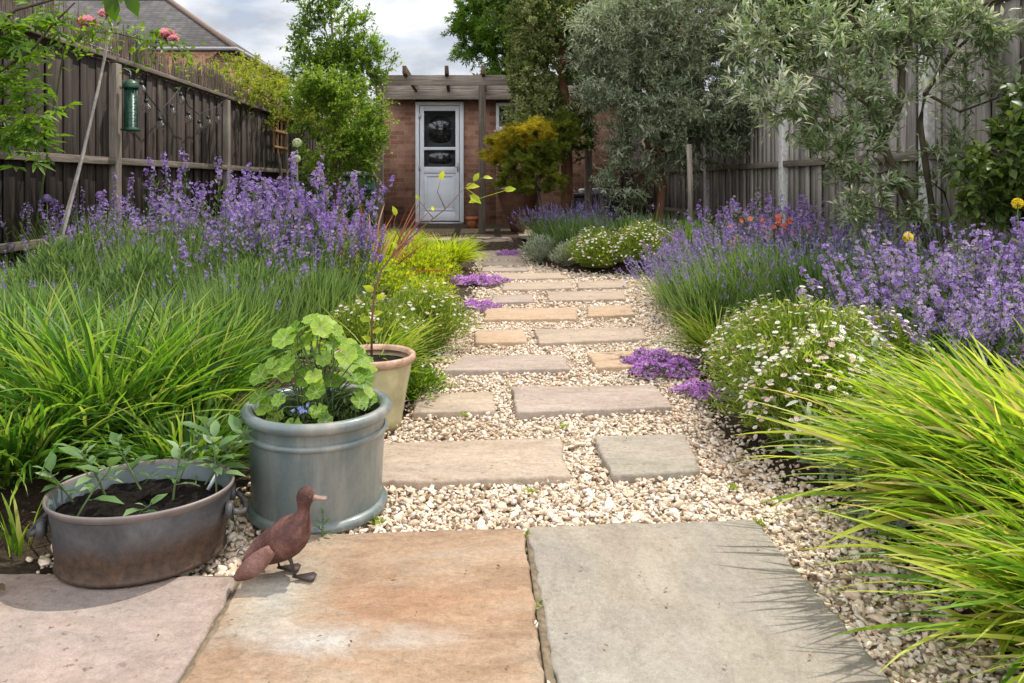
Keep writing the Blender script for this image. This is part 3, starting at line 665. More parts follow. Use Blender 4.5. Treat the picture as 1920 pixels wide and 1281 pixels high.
b.box((0.055, 1.4, zt / 2), (.11, 2.55, zt)); b.box((3.745, 1.4, zt / 2), (.11, 2.55, zt)); b.box((1.9, 2.62, zt / 2), (3.55, .12, zt)); b.box(((DX0 + DX1) / 2 + 1.5, .06, DZ0 / 2 - .07), (DX1 - DX0, .10, DZ0 - .02))
b.build('wall', M['brick'], shed)
b = MB(); b.box((1.9, 1.3, zt + .03), (4.0, 2.95, .06)); b.build('roof', plain('roof_felt', (.07, .07, .07), .9), shed, False, .005)
b = MB(); b.box((1.9, -.19, zt - .04), (4.02, .03, .16)); b.build('fascia', M['perg'], shed, False, .004)
door = MB()
for r in ((779, 191, 786, 416), (862, 191, 869.5, 416), (786, 191, 862, 198)): shp(door, *r, -.02, .06)
dr = door.build('door', M['white'], shed, False, .006); 
def mk(name, rects, m, par, bv=.004):
    b = MB()
    for r in rects: shp(b, *r)
    return b.build(name, m, par, False, bv)
leafd = mk('door_leaf', [(787, 199, 795, 414, -.005, .045), (854, 199, 861, 414, -.005, .045), (795, 199, 854, 208, -.004, .044), (795, 276, 854, 281.5, -.004, .044), (795, 313, 854, 325, -.004, .044), (795, 398, 854, 414, -.004, .044), (795, 325, 854, 398, .012, .04)], M['white'], dr)
mk('panel_moulding', [(798, 328, 851, 331, -.001, .0115), (798, 392, 851, 395, -.001, .0115), (798, 331, 801, 392, -.001, .0115), (848, 331, 851, 392, -.001, .0115)], M['white'], dr, .003)
mk('door_pane', [(795, 208, 854, 276, .015, .022)], M['glass'], dr, 0)
mk('door_pane', [(795, 281.5, 854, 313, .015, .022)], M['glass'], dr, 0)
mk('blind', [(797, 222, 852, 276, .024, .028)], M['blind'], dr, 0)
mk('door_handle', [(857, 306, 859.5, 322, -.02, -.007), (852, 312, 859, 314, -.045, -.035), (857.5, 312.3, 859, 313.8, -.035, -.02)], M['metal'], dr, .002)
for yy in (214, 311): mk('hinge', [(785, yy, 788.5, yy + 9, -.03, -.021)], M['metal'], dr, .002)
mk('threshold', [(779, 416.5, 869.5, 421, -.06, .05)], M['metal'], dr)
w = mk('window', [(930, 193, 936, 244, -.015, .05), (1004, 193, 1010, 244, -.015, .05), (936, 193, 1004, 199, -.014, .049), (936, 238, 1004, 244, -.014, .049), (967, 199, 972, 238, -.010, .045)], M['white'], shed)
mk('pane', [(936, 199, 967, 238, .015, .02), (972, 199, 1004, 238, .015, .02)], M['glass'], w, 0)
mk('sill', [(926, 244.5, 1014, 248, -.06, .04)], M['white'], w)

perg = thing('pergola', 'weathered grey timber pergola attached to the front of the shed', 'pergola', (0, 10, .16))
for x in (-1.32, .065, 1.5):
    b = MB(); b.box((x, 0, 1.0), (.095, .095, 2.0)); b.build('post', M['pergp'], perg, False, .006)
b = MB(); b.box((.15, .0, 2.07), (3.2, .045, .135), None, (.6, .5, .5), .003); b.build('beam', M['perg'], perg, False, .005)
b = MB(); b.box((.15, 1.60, 2.06), (3.3, .045, .145), None, (.6, .5, .5), .003); b.build('wall_plate', M['perg'], perg, False, .005)
for x in (-1.45, -.96, -.43, .10, .65, 1.2):
    b = MB(); b.box((x, .72, 2.17), (.05, 2.0, .11), rotz(R.normal(0, .012)), (R.random() * .5, .5, .5)); b.build('rafter', wood_mat('rafter_timber', (.07, .045, .03), (.16, .11, .08), (.28, .22, .17), 'Y') if x == -1.45 else bpy.data.materials['rafter_timber'], perg, False, .005)

# neighbouring house
house = thing('house', 'distant house with grey brown hipped tile roof above the left fence', 'house', (-14, 25, 0))
b = MB(); x0, x1, y0, y1, e = -9, 5.6, .3, 8.0, 5.35
b.box(((x0 + x1) / 2, (y0 + y1) / 2, e / 2), (x1 - x0, y1 - y0, e)); b.build('wall', M['brick'], house)
X0, X1, Y0, Y1, E, Rz = -9.3, 5.8, 0, 8.3, 5.40, 8.05; ym = (Y0 + Y1) / 2
V = [(X0, Y0, E), (X1, Y0, E), (X1, Y1, E), (X0, Y1, E), (X0 + 4, ym, Rz), (X1 - 4, ym, Rz), (X0, Y0, E - .09), (X1, Y0, E - .09), (X1, Y1, E - .09), (X0, Y1, E - .09)]
b = MB(); b.add(V, [np.array([(0, 1, 5, 4), (2, 3, 4, 5), (0, 6, 7, 1), (1, 7, 8, 2), (6, 9, 8, 7)]), np.array([(1, 2, 5), (3, 0, 4)])], (.5, .5, .5)); rf = b.build('roof', M['roof'], house)
b = MB(); b.tube([(X1, Y0, E + .03), (X1 - 4, ym, Rz + .03)], .09, 6); b.tube([(X0 + 4, ym, Rz + .03), (X1 - 4, ym, Rz + .03)], .09, 6); b.build('ridge_tiles', plain('ridge_tile', (.24, .16, .12), .8), rf)
b = MB(); b.box(((X0 + X1) / 2, Y0 - .05, E - .04), (X1 - X0 + .2, .1, .1)); b.box((X1 + .05, (Y0 + Y1) / 2 + .03, E - .04), (.1, Y1 - Y0, .1)); b.build('gutter', plain('gutter_grey', (.34, .33, .33), .5), house)
b = MB(); b.tube([(5.45, .22, E - .1), (5.45, .22, 0)], .04, 8); b.build('downpipe', plain('pipe_white', (.5, .5, .52), .5), house)

# ------------------------------------------------------------------ things by the shed
def lathe_pot(name, label, cat, loc, parts, group=None, rz=0, seg=48):
    t = thing(name, label, cat, loc, rz, group)
    for pn, prof, m in parts:
        b = MB(); b.lathe(prof, seg); b.build(pn, m, t, True)
    return t
x, d = at(885, 0, 10.9).x, 10.9
lathe_pot('terracotta_pot', 'small orange terracotta pot right of the shed door', 'flower pot', (x, d, .162), [('body', [(.0, 0), (.062, 0), (.083, .13), (.078, .135)], M['terra']), ('rim', [(.083, .13), (.096, .132), (.099, .175), (.092, .18), (.085, .176), (.083, .13)], M['terra']), ('soil', [(0, .155), (.086, .155)], M['soil'])])
lathe_pot('clay_urn', 'tall brown tapered clay urn half hidden by the golden maple', 'urn', (.56, 10.2, .16), [('body', [(0, 0), (.09, 0), (.12, .1), (.2, .28), (.27, .46), (.295, .56)], M['urn']), ('rim', [(.295, .56), (.325, .565), (.33, .60), (.30, .61), (.28, .58), (.27, .5), (0, .48)], M['urn'])])
lathe_pot('water_butt', 'dark green ribbed water butt under the left shrub', 'water butt', (-1.72, 10.6, .11), [('barrel', [(0, 0), (.22, 0), (.25, .25), (.262, .27), (.262, .30), (.255, .32), (.26, .6), (.272, .62), (.272, .65), (.262, .67), (.25, .82)], M['feeder']), ('lid', [(.255, .82), (.28, .825), (.28, .86), (.25, .88), (0, .90)], plain('grey_green_lid', (.12, .16, .14), .5))])
t = thing('storage_box', 'black garden box with a pale cushion behind the lavender', 'box', at(1120, 400, 10.3).to_tuple()); t.location.z = .15
b = MB(); b.box((0, 0, .25), (.7, .5, .5), None, (.5, .5, .5)); b.build('body', M['black'], t, False, .015)
b = MB(); b.box((0, 0, .525), (.74, .54, .05), None, (.5, .5, .5)); b.build('lid', M['black'], t, False, .012)
b = MB(); b.box((-.08, -.05, .585), (.36, .3, .07), None, (.5, .5, .5), .015); b.build('cushion', plain('pale_cloth', (.5, .5, .52), .9), t, False, .02)

# trellis on the fence, canes, feeder, bulbs
t = thing('trellis_panel', 'small tan timber trellis fixed to the left fence', 'trellis', (-3.02, 11.3, 1.32))
for y in (-.34, -.12, .10, .34):
    b = MB(); b.box((0, y, .28), (.02, .035, .62)); b.build('upright', M['trellis'], t, False, .003)
for z in (.06, .30, .50):
    b = MB(); b.box((.021, 0, z), (.018, .72, .035)); b.build('crossbar', M['trellis'], t, False, .003)
def cane(p0, p1, r, label):
    a = Vector(p0); c = Vector(p1); b = MB(); n = 14; pts = []; rs = []
    for i in range(n + 1):
        f = i / n; q = a.lerp(c, f) + Vector((math.sin(f * 3) * .02, 0, 0)); pts.append(q - a); rs.append(r * (1.0 - .25 * f) * (1.18 if i % 3 == 1 else 1))
    b.tube(pts, rs, 8); o = b.build('garden_cane', M['cane'], None, True); o.location = a; return tag(o, label, 'cane', 'canes leaning on the left fence')
cane(at(84, 565, 4.7), at(209, 45, 5.3), .011, 'long grey cane leaning against the left fence and topped by a rose')
cane(at(112, 440, 4.9), at(200, 80, 5.45), .008, 'shorter thin cane crossing just beside the longer one')
t = thing('bird_feeder', 'dark green tube bird feeder hanging from the first fence post', 'bird feeder', at(245, 245, 6.3).to_tuple())
b = MB(); b.lathe([(0, .0), (.06, .0), (.062, .02), (.045, .03), (.045, .36), (.0, .36)], 20); b.build('tube', M['feeder'], t, True)
b = MB(); b.lathe([(.066, .36), (.07, .38), (.045, .42), (0, .44)], 20); b.build('cap', M['feeder'], t, True)
b = MB(); b.lathe([(0, -.005), (.075, -.003), (.082, .012), (.078, .012)], 20); b.build('tray', M['feeder'], t, True)
b = MB(); 
for a in np.linspace(0, 2 * PI, 12, endpoint=False): b.tube([(.052 * math.cos(a), .052 * math.sin(a), .02), (.052 * math.cos(a), .052 * math.sin(a), .37)], .0025, 4)
for z in np.linspace(.05, .35, 7): b.tube([(.052 * math.cos(a), .052 * math.sin(a), z) for a in np.linspace(0, 2 * PI, 13)], .002, 4, False)
b.build('cage', M['feeder'], t)
b = MB(); b.tube([(0, 0, .43), (0, 0, .50), (-.05, 0, .53), (-.1, 0, .53)], .004, 5); b.build('hanger', M['metal'], t)
sl = thing('string_lights', 'string of clear glass festoon bulbs draped along the left fence', 'string lights', (-2.98, 6.4, 1.8))
bulbs = [(265, 152), (274, 186), (300, 220), (322, 196), (339, 174), (353, 210), (373, 226), (390, 218), (407, 212)]
cab = [(246, 130)] + [(p[0], p[1] - 11) for p in bulbs] + [(418, 190)]
def fx(px, py): D = 2.98 * F / (VX - px); return at(px, py, D) - Vector((-2.98, 6.4, 1.8))
b = MB(); b.tube([fx(*p) for p in cab], .005, 5); b.build('cable', M['black'], sl)
for p in bulbs:
    q = fx(*p); b = MB(); b.lathe([(.0, 0), (.016, 0), (.018, -.03), (.0, -.03)], 10, c=q); cp = b.build('bulb_holder', M['black'], sl, True)
    b = MB(); b.lathe([(.016, -.03), (.022, -.04), (.038, -.07), (.040, -.09), (.028, -.115), (0, -.125)], 14, c=q); b.build('bulb', M['bulb'], sl, True)

# ------------------------------------------------------------------ pots in the foreground
tub = thing('metal_tub', 'oval rusty galvanised metal tub filled with dark soil', 'tub', (-.765, 1.69, .003), math.radians(14))
SX, SY = .195, .158; H = .148
b = MB(); b.lathe([(0, .002), (.90, .002), (.915, .0), (.935, .004), (.925, .010), (.915, .012), (.93, .04), (.96, .09), (.985, H - .012)], 72, SX, SY)
V = b.V[0]; a = np.arctan2(V[:, 1] / SY, V[:, 0] / SX); V *= (1 + .008 * np.sin(a * 3 + 1)[:, None] * np.array([1, 1, 0])); b.build('body', M['zinc'], tub, True)
b = MB(); b.lathe([(.985, H - .012), (1.0, H - .008), (1.025, H - .003), (1.03, H + .003), (1.015, H + .007), (1.0, H + .004), (.985, H - .004)], 72, SX, SY); b.build('rim', plain('rim_zinc', (.20, .165, .15), .5, .3), tub, True)
b = MB(); b.lathe([(.98, H - .003), (.955, H - .03), (.93, H - .07)], 72, SX * 1.0, SY * 1.0); b.build('lining', M['zinc_in'], tub, True)
b = MB(); n = 72; pr = [(0, .118), (.3, .120), (.5, .117), (.7, .114), (.85, .112), (.93, .110), (.96, .108)]
b.lathe(pr, n, SX, SY); b.V[0][:, 2] += R.normal(0, .0035, len(b.V[0])); b.build('soil', M['soil'], tub, True)
for s in (-1, 1):
    b = MB(); pts = [(s * (SX * 1.01 + .004 + .024 * math.sin(u)), .052 * math.cos(u), .098 - .018 * math.sin(u)) for u in np.linspace(0, PI, 9)]
    b.tube(pts, .006, 8); b.box((s * SX * .985, .05, .10), (.014, .03, .03), None, (.5, .5, .5)); b.box((s * SX * .985, -.05, .10), (.014, .03, .03), None, (.5, .5, .5)); b.build('handle', M['zinc'], tub, True)
b = MB(); b.box((.15, .03, .14), (.008, .002, .05), np.array(Matrix.Rotation(.5, 3, 'Y')), (.5, .5, .5)); tag(b.build('plant_label', plain('white_tag', (.8, .8, .82), .4), None), 'small white plastic tag stuck in the tub soil', 'plant label').matrix_world = Matrix.Translation((-.765, 1.69, .003)) @ Matrix.Rotation(math.radians(14), 4, 'Z')

pot = lathe_pot('glazed_pot', 'large round blue grey glazed pot beside the metal duck', 'flower pot', (-.428, 1.985, -.018),
  [('body', [(0, .004), (.168, .004), (.170, .02), (.170, .03), (.173, .10), (.177, .18), (.180, .205)], M['glaze']),
   ('foot_ring', [(.168, .0), (.180, .0), (.186, .008), (.186, .018), (.180, .026), (.169, .028)], M['glaze']),
   ('band', [(.179, .204), (.185, .207), (.1875, .213), (.185, .219), (.179, .222)], M['glaze']),
   ('neck', [(.178, .221), (.177, .235), (.181, .247)], M['glaze']),
   ('rim', [(.180, .246), (.189, .249), (.197, .258), (.198, .268), (.193, .276), (.184, .279), (.173, .276), (.166, .268), (.164, .258)], M['glaze']),
   ('inner_wall', [(.165, .262), (.163, .24), (.163, .21)], M['glaze']), ('soil', [(0, .236), (.1, .233), (.164, .228)], M['soil'])], seg=72)
cpot = lathe_pot('cream_pot', 'pale yellow cream glazed pot behind the blue grey one', 'flower pot', (-.372, 2.66, -.03),
  [('body', [(0, 0), (.098, 0), (.104, .05), (.118, .13), (.132, .205), (.136, .235)], M['cream']),
   ('rim', [(.135, .234), (.145, .238), (.151, .250), (.150, .262), (.142, .268), (.132, .262), (.128, .25)], M['cream_rim']), ('soil', [(0, .232), (.13, .230)], M['soil'])], seg=56)

# ------------------------------------------------------------------ duck
def duck():
    t = thing('duck_ornament', 'rusty red metal duck ornament standing on the tan slab', 'ornament', (-.405, 1.60, 0.001), math.radians(4))
    # spine from tail to head top in the XZ plane, elliptical sections
    def loft(secs, seg=20):
        V = []; n = len(secs); P = np.array([s[:2] for s in secs], dtype=float); T = np.gradient(P, axis=0)
        for (x, z, ry, rn), tt in zip(secs, T):
            tt = tt / np.linalg.norm(tt); nr = np.array([-tt[1], tt[0]])
            for a in np.linspace(0, 2 * PI, seg, endpoint=False):
                V.append((x + nr[0] * rn * math.cos(a), ry * math.sin(a), z + nr[1] * rn * math.cos(a)))
        i = np.arange(seg); j = (i + 1) % seg
        return np.array(V), [np.concatenate([np.stack([q * seg + i, q * seg + j, (q + 1) * seg + j, (q + 1) * seg + i], 1) for q in range(n - 1)]), np.array([list(range(seg))[::-1]]), np.array([list(range((n - 1) * seg, n * seg))])]
    b = MB(); b.add(*loft([(-.086, .016, .003, .003), (-.072, .030, .014, .011), (-.052, .046, .028, .024), (-.028, .064, .040, .038), (-.004, .082, .045, .044), (.014, .100, .041, .039), (.024, .116, .027, .026), (.028, .130, .0150, .0150), (.029, .143, .0118, .0125), (.030, .155, .0138, .0160), (.032, .166, .0175, .0205), (.035, .177, .0165, .0185), (.037, .187, .010, .012), (.038, .192, .003, .003)]))
    body = b.build('body', M['duck'], t, True); sub = body.modifiers.new('s', 'SUBSURF'); sub.levels = sub.render_levels = 1
    b = MB(); b.add(*loft([(.044, .1665, .008, .009), (.052, .1655, .0075, .006), (.062, .1645, .0085, .0038), (.076, .1635, .0095, .0032), (.079, .1635, .006, .0018)], 14)); b.build('beak', M['duck_beak'], t, True)
    for s in (-1, 1):
        b = MB(); b.lathe([(0, -.003), (.003, -.0015), (.0035, 0), (.003, .0015), (0, .003)], 10, c=(.044, s * .0155, .172)); b.build('eye', M['duck_dark'], t, True)
        b = MB(); V = []   # folded sheet-metal wing hanging over the tail
        for u in np.linspace(0, 1, 11):
            x = -.030 - .078 * u; z = .078 - .066 * u; w = .021 * math.sin(PI * min(1, .12 + u * .86)) ** .7 + .001
            off = s * (.043 - .012 * u + .010 * math.sin(u * PI)); 
            for k in (-1, 0, 1): V.append((x + k * w * .6, off + s * (.004 if k == 0 else 0), z - k * w * .75))
        V = np.array(V); Fq = [(i * 3 + k, i * 3 + k + 1, i * 3 + k + 4, i * 3 + k + 3) for i in range(10) for k in (0, 1)]
        b.add(V, np.array(Fq)); o = b.build('wing', M['duck_wing'], t, True); so = o.modifiers.new('t', 'SOLIDIFY'); so.thickness = .002
        # leg and webbed foot
        fx_ = .022 if s < 0 else -.018
        b = MB(); b.tube([(-.006, s * .016, .066), (fx_ - .014, s * .018, .030), (fx_ - .008, s * .02, .006)], [.006, .0035, .0035], 8); lg = b.build('leg', M['duck_dark'], t, True)
        b = MB(); V = [(fx_ - .014, s * .02, .004), (fx_ + .030, s * .02 - .017, .003), (fx_ + .036, s * .02 - .006, .005), (fx_ + .037, s * .02 + .006, .005), (fx_ + .030, s * .02 + .017, .003), (fx_ - .014, s * .02, .009), (fx_ + .029, s * .02 - .016, .007), (fx_ + .036, s * .02 - .006, .008), (fx_ + .037, s * .02 + .006, .008), (fx_ + .029, s * .02 + .016, .007)]
        b.add(V, [np.array([(0, 4, 3, 2, 1), (5, 6, 7, 8, 9)]), np.array([(0, 1, 6, 5), (1, 2, 7, 6), (2, 3, 8, 7), (3, 4, 9, 8), (4, 0, 5, 9)])]); b.build('foot', M['duck_dark'], lg)
    return t
M['duck_wing'] = rust_mat('pale_rust_metal', (.14, .062, .05), (.24, .12, .095), (.34, .20, .165))
duck()

# ------------------------------------------------------------------ plant makers
def disc(n, r, p=.5):
    a = R.uniform(0, 2 * PI, n); q = r * R.random(n) ** p
    return np.stack([q * np.cos(a), q * np.sin(a), np.zeros(n)], 1)

def grass(name, n, r, Lm, W, mat, cat='grass clump', tilt=(.1, .9), bend=(.5, 1.4), lean=None, lean_w=0.0, segs=7, flat=1.0, crange=(0, 1)):
    def mk_(label, group):
        t = thing(name, label, cat, group=group); base = disc(n, r)
        az = np.arctan2(base[:, 1], base[:, 0]) + R.normal(0, .6, n)
        tl = R.uniform(*tilt, n) * (.35 + .65 * np.linalg.norm(base, axis=1) / r)
        if lean is not None:
            k = R.random(n) < lean_w; az = np.where(k, lean + R.normal(0, .42, n), az)
        Ln = Lm * R.uniform(.55, 1.1, n)
        P, T = curves(base, Ln, az, tl, R.uniform(*bend, n), segs, .05); P[..., 2] *= flat
        b = MB(); b.add(*ribbons(P, T, az, W * R.uniform(.6, 1.15, n), R.uniform(*crange, n) ** 1.2, .3, .6)); b.build('foliage', mat, t, True)
        return t
    return mk_

def erysimum(n=46, h=.8, r=.18, fl=22, petal='purple', leafm='ery', spread=.35, leaves=26, fsize=.021, top=.24, lw=.055):
    def mk_(label, group):
        t = thing('wallflower', label, 'flowering plant', group=group); base = disc(n, r)
        az = np.arctan2(base[:, 1], base[:, 0]) + R.normal(0, .5, n)
        P, T = curves(base, h * R.uniform(.6, 1.08, n), az, spread * R.random(n) * 1.3, R.normal(-.12, .18, n), 7, .12)
        b = MB(); V, Fq = tubes(P, np.linspace(.0035, .0015, 8)[None] * np.ones((n, 1)), 3); b.add(V, Fq, (.4, .6, .5)); b.build('stems', L[leafm], t)
        m = n * leaves; idx = R.integers(0, n, m); tt = R.random(m) ** .9 * .84; p, tg = samp(P, T, idx, tt)
        d = unit(rdir(m) * [1, 1, .3] + tg * 1.0); b = MB()
        b.add(*scatter(NARROW, p, d, unit(rdir(m) + [0, 0, 1.5]), np.stack([np.ones(m) * 1.1, np.ones(m), np.ones(m)], 1) * (lw * R.uniform(.6, 1.2, m))[:, None], np.clip(R.random(m) * .6 + tt * .4, 0, 1))); b.build('foliage', L[leafm], t)
        m = n * fl; idx = R.integers(0, n, m); st = R.uniform(.55, 1.25, n)
        tt = 1 - top * st[idx] * R.random(m) ** .8; p, tg = samp(P, T, idx, tt); d = unit(rdir(m) + tg * .5)
        p = p + d * (.012 + .012 * R.random(m))[:, None]; y, up = face_up(d); fade = R.random(n)[idx]
        b = MB(); b.add(*scatter(FL4, p, y, up, fsize * R.uniform(.6, 1.2, m), np.clip(R.random(m) * .6 + fade * .4, 0, 1))); b.build('flowers', Pm[petal], t, kind='stuff')
        return t
    return mk_

def lavender(n=240, h=.42, r=.24, spike=.5, petal='lav', fol=2600, spread=.75, leafm='lav', lean=None):
    def mk_(label, group):
        t = thing('lavender', label, 'lavender', group=group)
        base = disc(n, r); az = np.arctan2(base[:, 1], base[:, 0]) + R.normal(0, .4, n); rr = np.linalg.norm(base, axis=1) / r
        if lean is not None: az = np.where(R.random(n) < .6, lean + R.normal(0, .5, n), az)
        P, T = curves(base, h * R.uniform(.75, 1.15, n), az, spread * rr * R.uniform(.6, 1.1, n), R.normal(.05, .15, n), 5, .08)
        b = MB(); b.add(*ribbons(P, T, az, np.full(n, .0045), R.uniform(.5, 1, n), .3, .5)); b.build('stems', L[leafm], t)
        b = MB(); m = fol; bs = disc(m, r * 1.02); a2 = np.arctan2(bs[:, 1], bs[:, 0]) + R.normal(0, .7, m); r2 = np.linalg.norm(bs, axis=1) / r
        P2, T2 = curves(bs * .85 + np.stack([np.zeros(m), np.zeros(m), R.random(m) ** .7 * h * .62 * np.sqrt(np.clip(1.15 - r2 ** 2, .1, 1))], 1), .07 + .06 * R.random(m), a2, .25 + .7 * r2 * R.random(m), 0.15, 3)
        b.add(*ribbons(P2, T2, a2, np.full(m, .0065), R.random(m), .3, .6, .8)); b.build('foliage', L[leafm], t)
        ks = R.random(n) < spike; ids = np.nonzero(ks)[0]
        if len(ids):
            q = 9; idx = np.repeat(ids, q); tt = 1 - R.random(len(idx)) * .11; p, tg = samp(P, T, idx, tt)
            d = unit(rdir(len(idx)) * .7 + tg); b = MB()
            b.add(*scatter(LEAF1, p, d, rdir(len(idx)), np.stack([np.full(len(idx), 2.2)] + [np.ones(len(idx))] * 2, 1) * (.012 * R.uniform(.7, 1.2, len(idx)))[:, None], R.random(len(idx)))); b.build('flowers', Pm[petal], t, kind='stuff')
        return t
    return mk_

def daisy(nf=170, r=.27, h=.30, fol=4200, fs=.018, leafm='daisyleaf', sparse=1.0, petal='daisy'):
    def mk_(label, group):
        t = thing('daisy_mound', label, 'daisy plant', group=group)
        def dome(m, k0, k1):
            a = R.uniform(0, 2 * PI, m); u = np.sqrt(R.random(m)); kk = R.uniform(k0, k1, m)
            bump = 1 + .16 * np.sin(a * 3 + 1) + .1 * np.sin(a * 7)
            return np.stack([r * u * bump * kk * np.cos(a), r * u * bump * kk * np.sin(a), h * kk * np.sqrt(np.clip(1.02 - u ** 2, 0, 1)) * (1 + .12 * np.sin(a * 5 + u * 6))], 1)
        p = dome(fol, .35, 1.0); out = unit(p + [0, 0, .08]); d = unit(out + rdir(fol) * .9 + [0, 0, .3]); b = MB()
        b.add(*scatter(NARROW, p, d, rdir(fol), np.stack([np.full(fol, 1.1), np.ones(fol), np.ones(fol)], 1) * (.038 * R.uniform(.5, 1.2, fol))[:, None], R.random(fol))); 
        m = nf * 3; bs = disc(m, r * .5); tp = dome(m, .9, 1.1); P = np.stack([bs, bs * .4 + tp * .6 + [0, 0, .02], tp], 1); V, Fq = tubes(P, np.full((m, 3), .0012), 3); b.add(V, Fq, (.5, .6, .5))
        b.build('foliage', L[leafm], t)
        p = dome(nf, .98, 1.12); up = unit(unit(p + [0, 0, .1]) + rdir(nf) * .45 + [0, 0, .5]); y = unit(np.cross(up, rdir(nf))); b = MB()
        b.add(*scatter(DAISY, p, y, up, fs * R.uniform(.6, 1.15, nf), R.random(nf) ** 1.3)); b.build('flowers', Pm[petal], t, kind='stuff')
        return t
    return mk_

def thyme(r=.2, n=2600, h=.05, g=.35, petal='thyme', name='thyme_mat'):
    def mk_(label, group):
        t = thing(name, label, 'ground cover', group=group)
        def pt(m, k):
            a = R.uniform(0, 2 * PI, m); u = np.sqrt(R.random(m)); bump = 1 + .2 * np.sin(a * 2 + 1) + .16 * np.sin(a * 5) + .08 * np.sin(a * 11)
            x = r * u * bump * np.cos(a); y = r * u * bump * np.sin(a); lump = .7 + .5 * np.sin(x * 31) * np.cos(y * 27)
            return np.stack([x, y, h * k * lump * np.sqrt(np.clip(1.05 - u ** 2, 0, 1)) + .004], 1)
        m = int(n * .8); p = pt(m, R.uniform(.2, 1, m)); d = unit(rdir(m) + [0, 0, .6]); b = MB(); b.add(*scatter(LEAF1, p, d, rdir(m), .016 * R.uniform(.6, 1.2, m), R.random(m) * .7)); b.build('foliage', L['lav'], t)
        p = pt(n, R.uniform(.85, 1.15, n)); d = unit(rdir(n) * .8 + [0, 0, 1]); y, up = face_up(d); b = MB(); b.add(*scatter(FL4S, p, y, up, .013 * R.uniform(.6, 1.3, n), R.random(n))); b.build('flowers', Pm[petal], t, kind='stuff')
        return t
    return mk_

def leafy(name, cat, n=900, r=.2, h=.25, tpl=LEAF, size=.05, mat='fresh', up_b=.5, stems=30):
    def mk_(label, group):
        t = thing(name, label, cat, group=group); a = R.uniform(0, 2 * PI, n); u = np.sqrt(R.random(n)); kk = R.uniform(.45, 1, n)
        p = np.stack([r * u * kk * np.cos(a), r * u * kk * np.sin(a), h * kk * np.sqrt(np.clip(1.04 - u ** 2, 0, 1))], 1)
        d = unit(unit(p) * [1, 1, .5] + rdir(n) * .7 + [0, 0, up_b]); b = MB(); b.add(*scatter(tpl, p, d, unit(rdir(n) * .5 + [0, 0, 1]), size * R.uniform(.5, 1.2, n), R.random(n)))
        P = np.stack([disc(stems, r * .2), p[:stems] * .6, p[:stems]], 1); V, Fq = tubes(P, np.full((stems, 3), .002), 3); b.add(V, Fq, (.3, .5, .5)); b.build('foliage', L[mat], t)
        return t
    return mk_

# crowns: clumps of twigs with leaves spread through a set of ellipsoids
def crown(blobs, clumps, twigs, leaves, tpl, size, tw_len, mat, parent, upb=.25, shell=.55, name='crown', twig_mat=None, spread=.9, leafang=.8, gap=None, droop=0.0, cr=(0, 1), wx=1.0, tr=.0022):
    blobs = np.array(blobs, dtype=float); vol = np.prod(blobs[:, 3:6], 1) ** .75; bi = R.choice(len(blobs), clumps, p=vol / vol.sum())
    d0 = rdir(clumps); rad = shell + (1 - shell) * R.random(clumps) ** .6
    rad *= 1 + .12 * np.sin(d0[:, 0] * 7 + bi) * np.cos(d0[:, 2] * 6)
    c = blobs[bi, :3] + d0 * blobs[bi, 3:6] * rad[:, None]
    if gap is not None:
        q = np.sin(c[:, 0] * gap) + np.sin(c[:, 1] * gap * 1.1 + 1) + np.sin(c[:, 2] * gap * .9 + 2); k = q > -.9; c = c[k]; d0 = d0[k]
    nC = len(c); ci = np.repeat(np.arange(nC), twigs); nT = len(ci)
    d = unit(d0[ci] * .7 + rdir(nT) * spread + [0, 0, upb]); az = np.arctan2(d[:, 1], d[:, 0]); tl = np.arccos(np.clip(d[:, 2], -1, 1))
    base = c[ci] - d * tw_len * .35
    P, T = curves(base, tw_len * R.uniform(.6, 1.2, nT), az, tl, R.normal(droop, .3, nT), 4, .1)
    b = MB(); m = nT * leaves; idx = np.repeat(np.arange(nT), leaves); tt = np.tile(np.linspace(.12, 1, leaves), nT) + R.normal(0, .03, m)
    p, tg = samp(P, T, idx, np.clip(tt, 0, .999)); dd = unit(tg * (1.2 - leafang) + rdir(m) * leafang + [0, 0, .08])
    rr = np.clip(R.random(m) * .55 + R.random(nC)[ci][idx] * .45, 0, 1) * (cr[1] - cr[0]) + cr[0]
    sz = size * R.uniform(.6, 1.2, m)
    b.add(*scatter(tpl, p, dd, unit(rdir(m) * .7 + [0, 0, 1]), np.stack([sz * wx, sz, sz], 1), rr)); o = b.build(name, L[mat], parent)
    if twig_mat is not None:
        b = MB(); V, Fq = tubes(P, np.linspace(tr, tr * .5, 5)[None] * np.ones((nT, 1)), 3); b.add(V, Fq, (.5, .5, .5)); b.build('twigs', twig_mat, parent)
    return c
def limbs(trunk, rt, targets, mat, parent, r0=.03, name='limb', sides=6):
    trunk = [Vector(p) for p in trunk]; b = MB()
    b.tube(trunk, rt, 10); o = b.build('trunk', mat, parent, True)
    b = MB(); top = trunk[max(1, len(trunk) // 2):]
    for c in targets:
        c = Vector(c); s = min(top, key=lambda q: (q - c).length + (1 if q.z > c.z else 0)); s = s.copy()
        mid = s.lerp(c, .45) + Vector((random.gauss(0, .04), random.gauss(0, .04), .12 * (c - s).length)); q2 = s.lerp(mid, .55) + Vector((0, 0, -.02)); q3 = mid.lerp(c, .5) + Vector((random.gauss(0, .03), random.gauss(0, .03), .03))
        L_ = (c - s).length; b.tube([s, q2, mid, q3, c], [r0, r0 * .8, r0 * .6, r0 * .4, r0 * .2], sides)
    if targets is not None and len(targets): b.build(name + 's', mat, parent, True)
    return o
def pick(c, n): return [tuple(c[i]) for i in R.choice(len(c), min(n, len(c)), replace=False)]

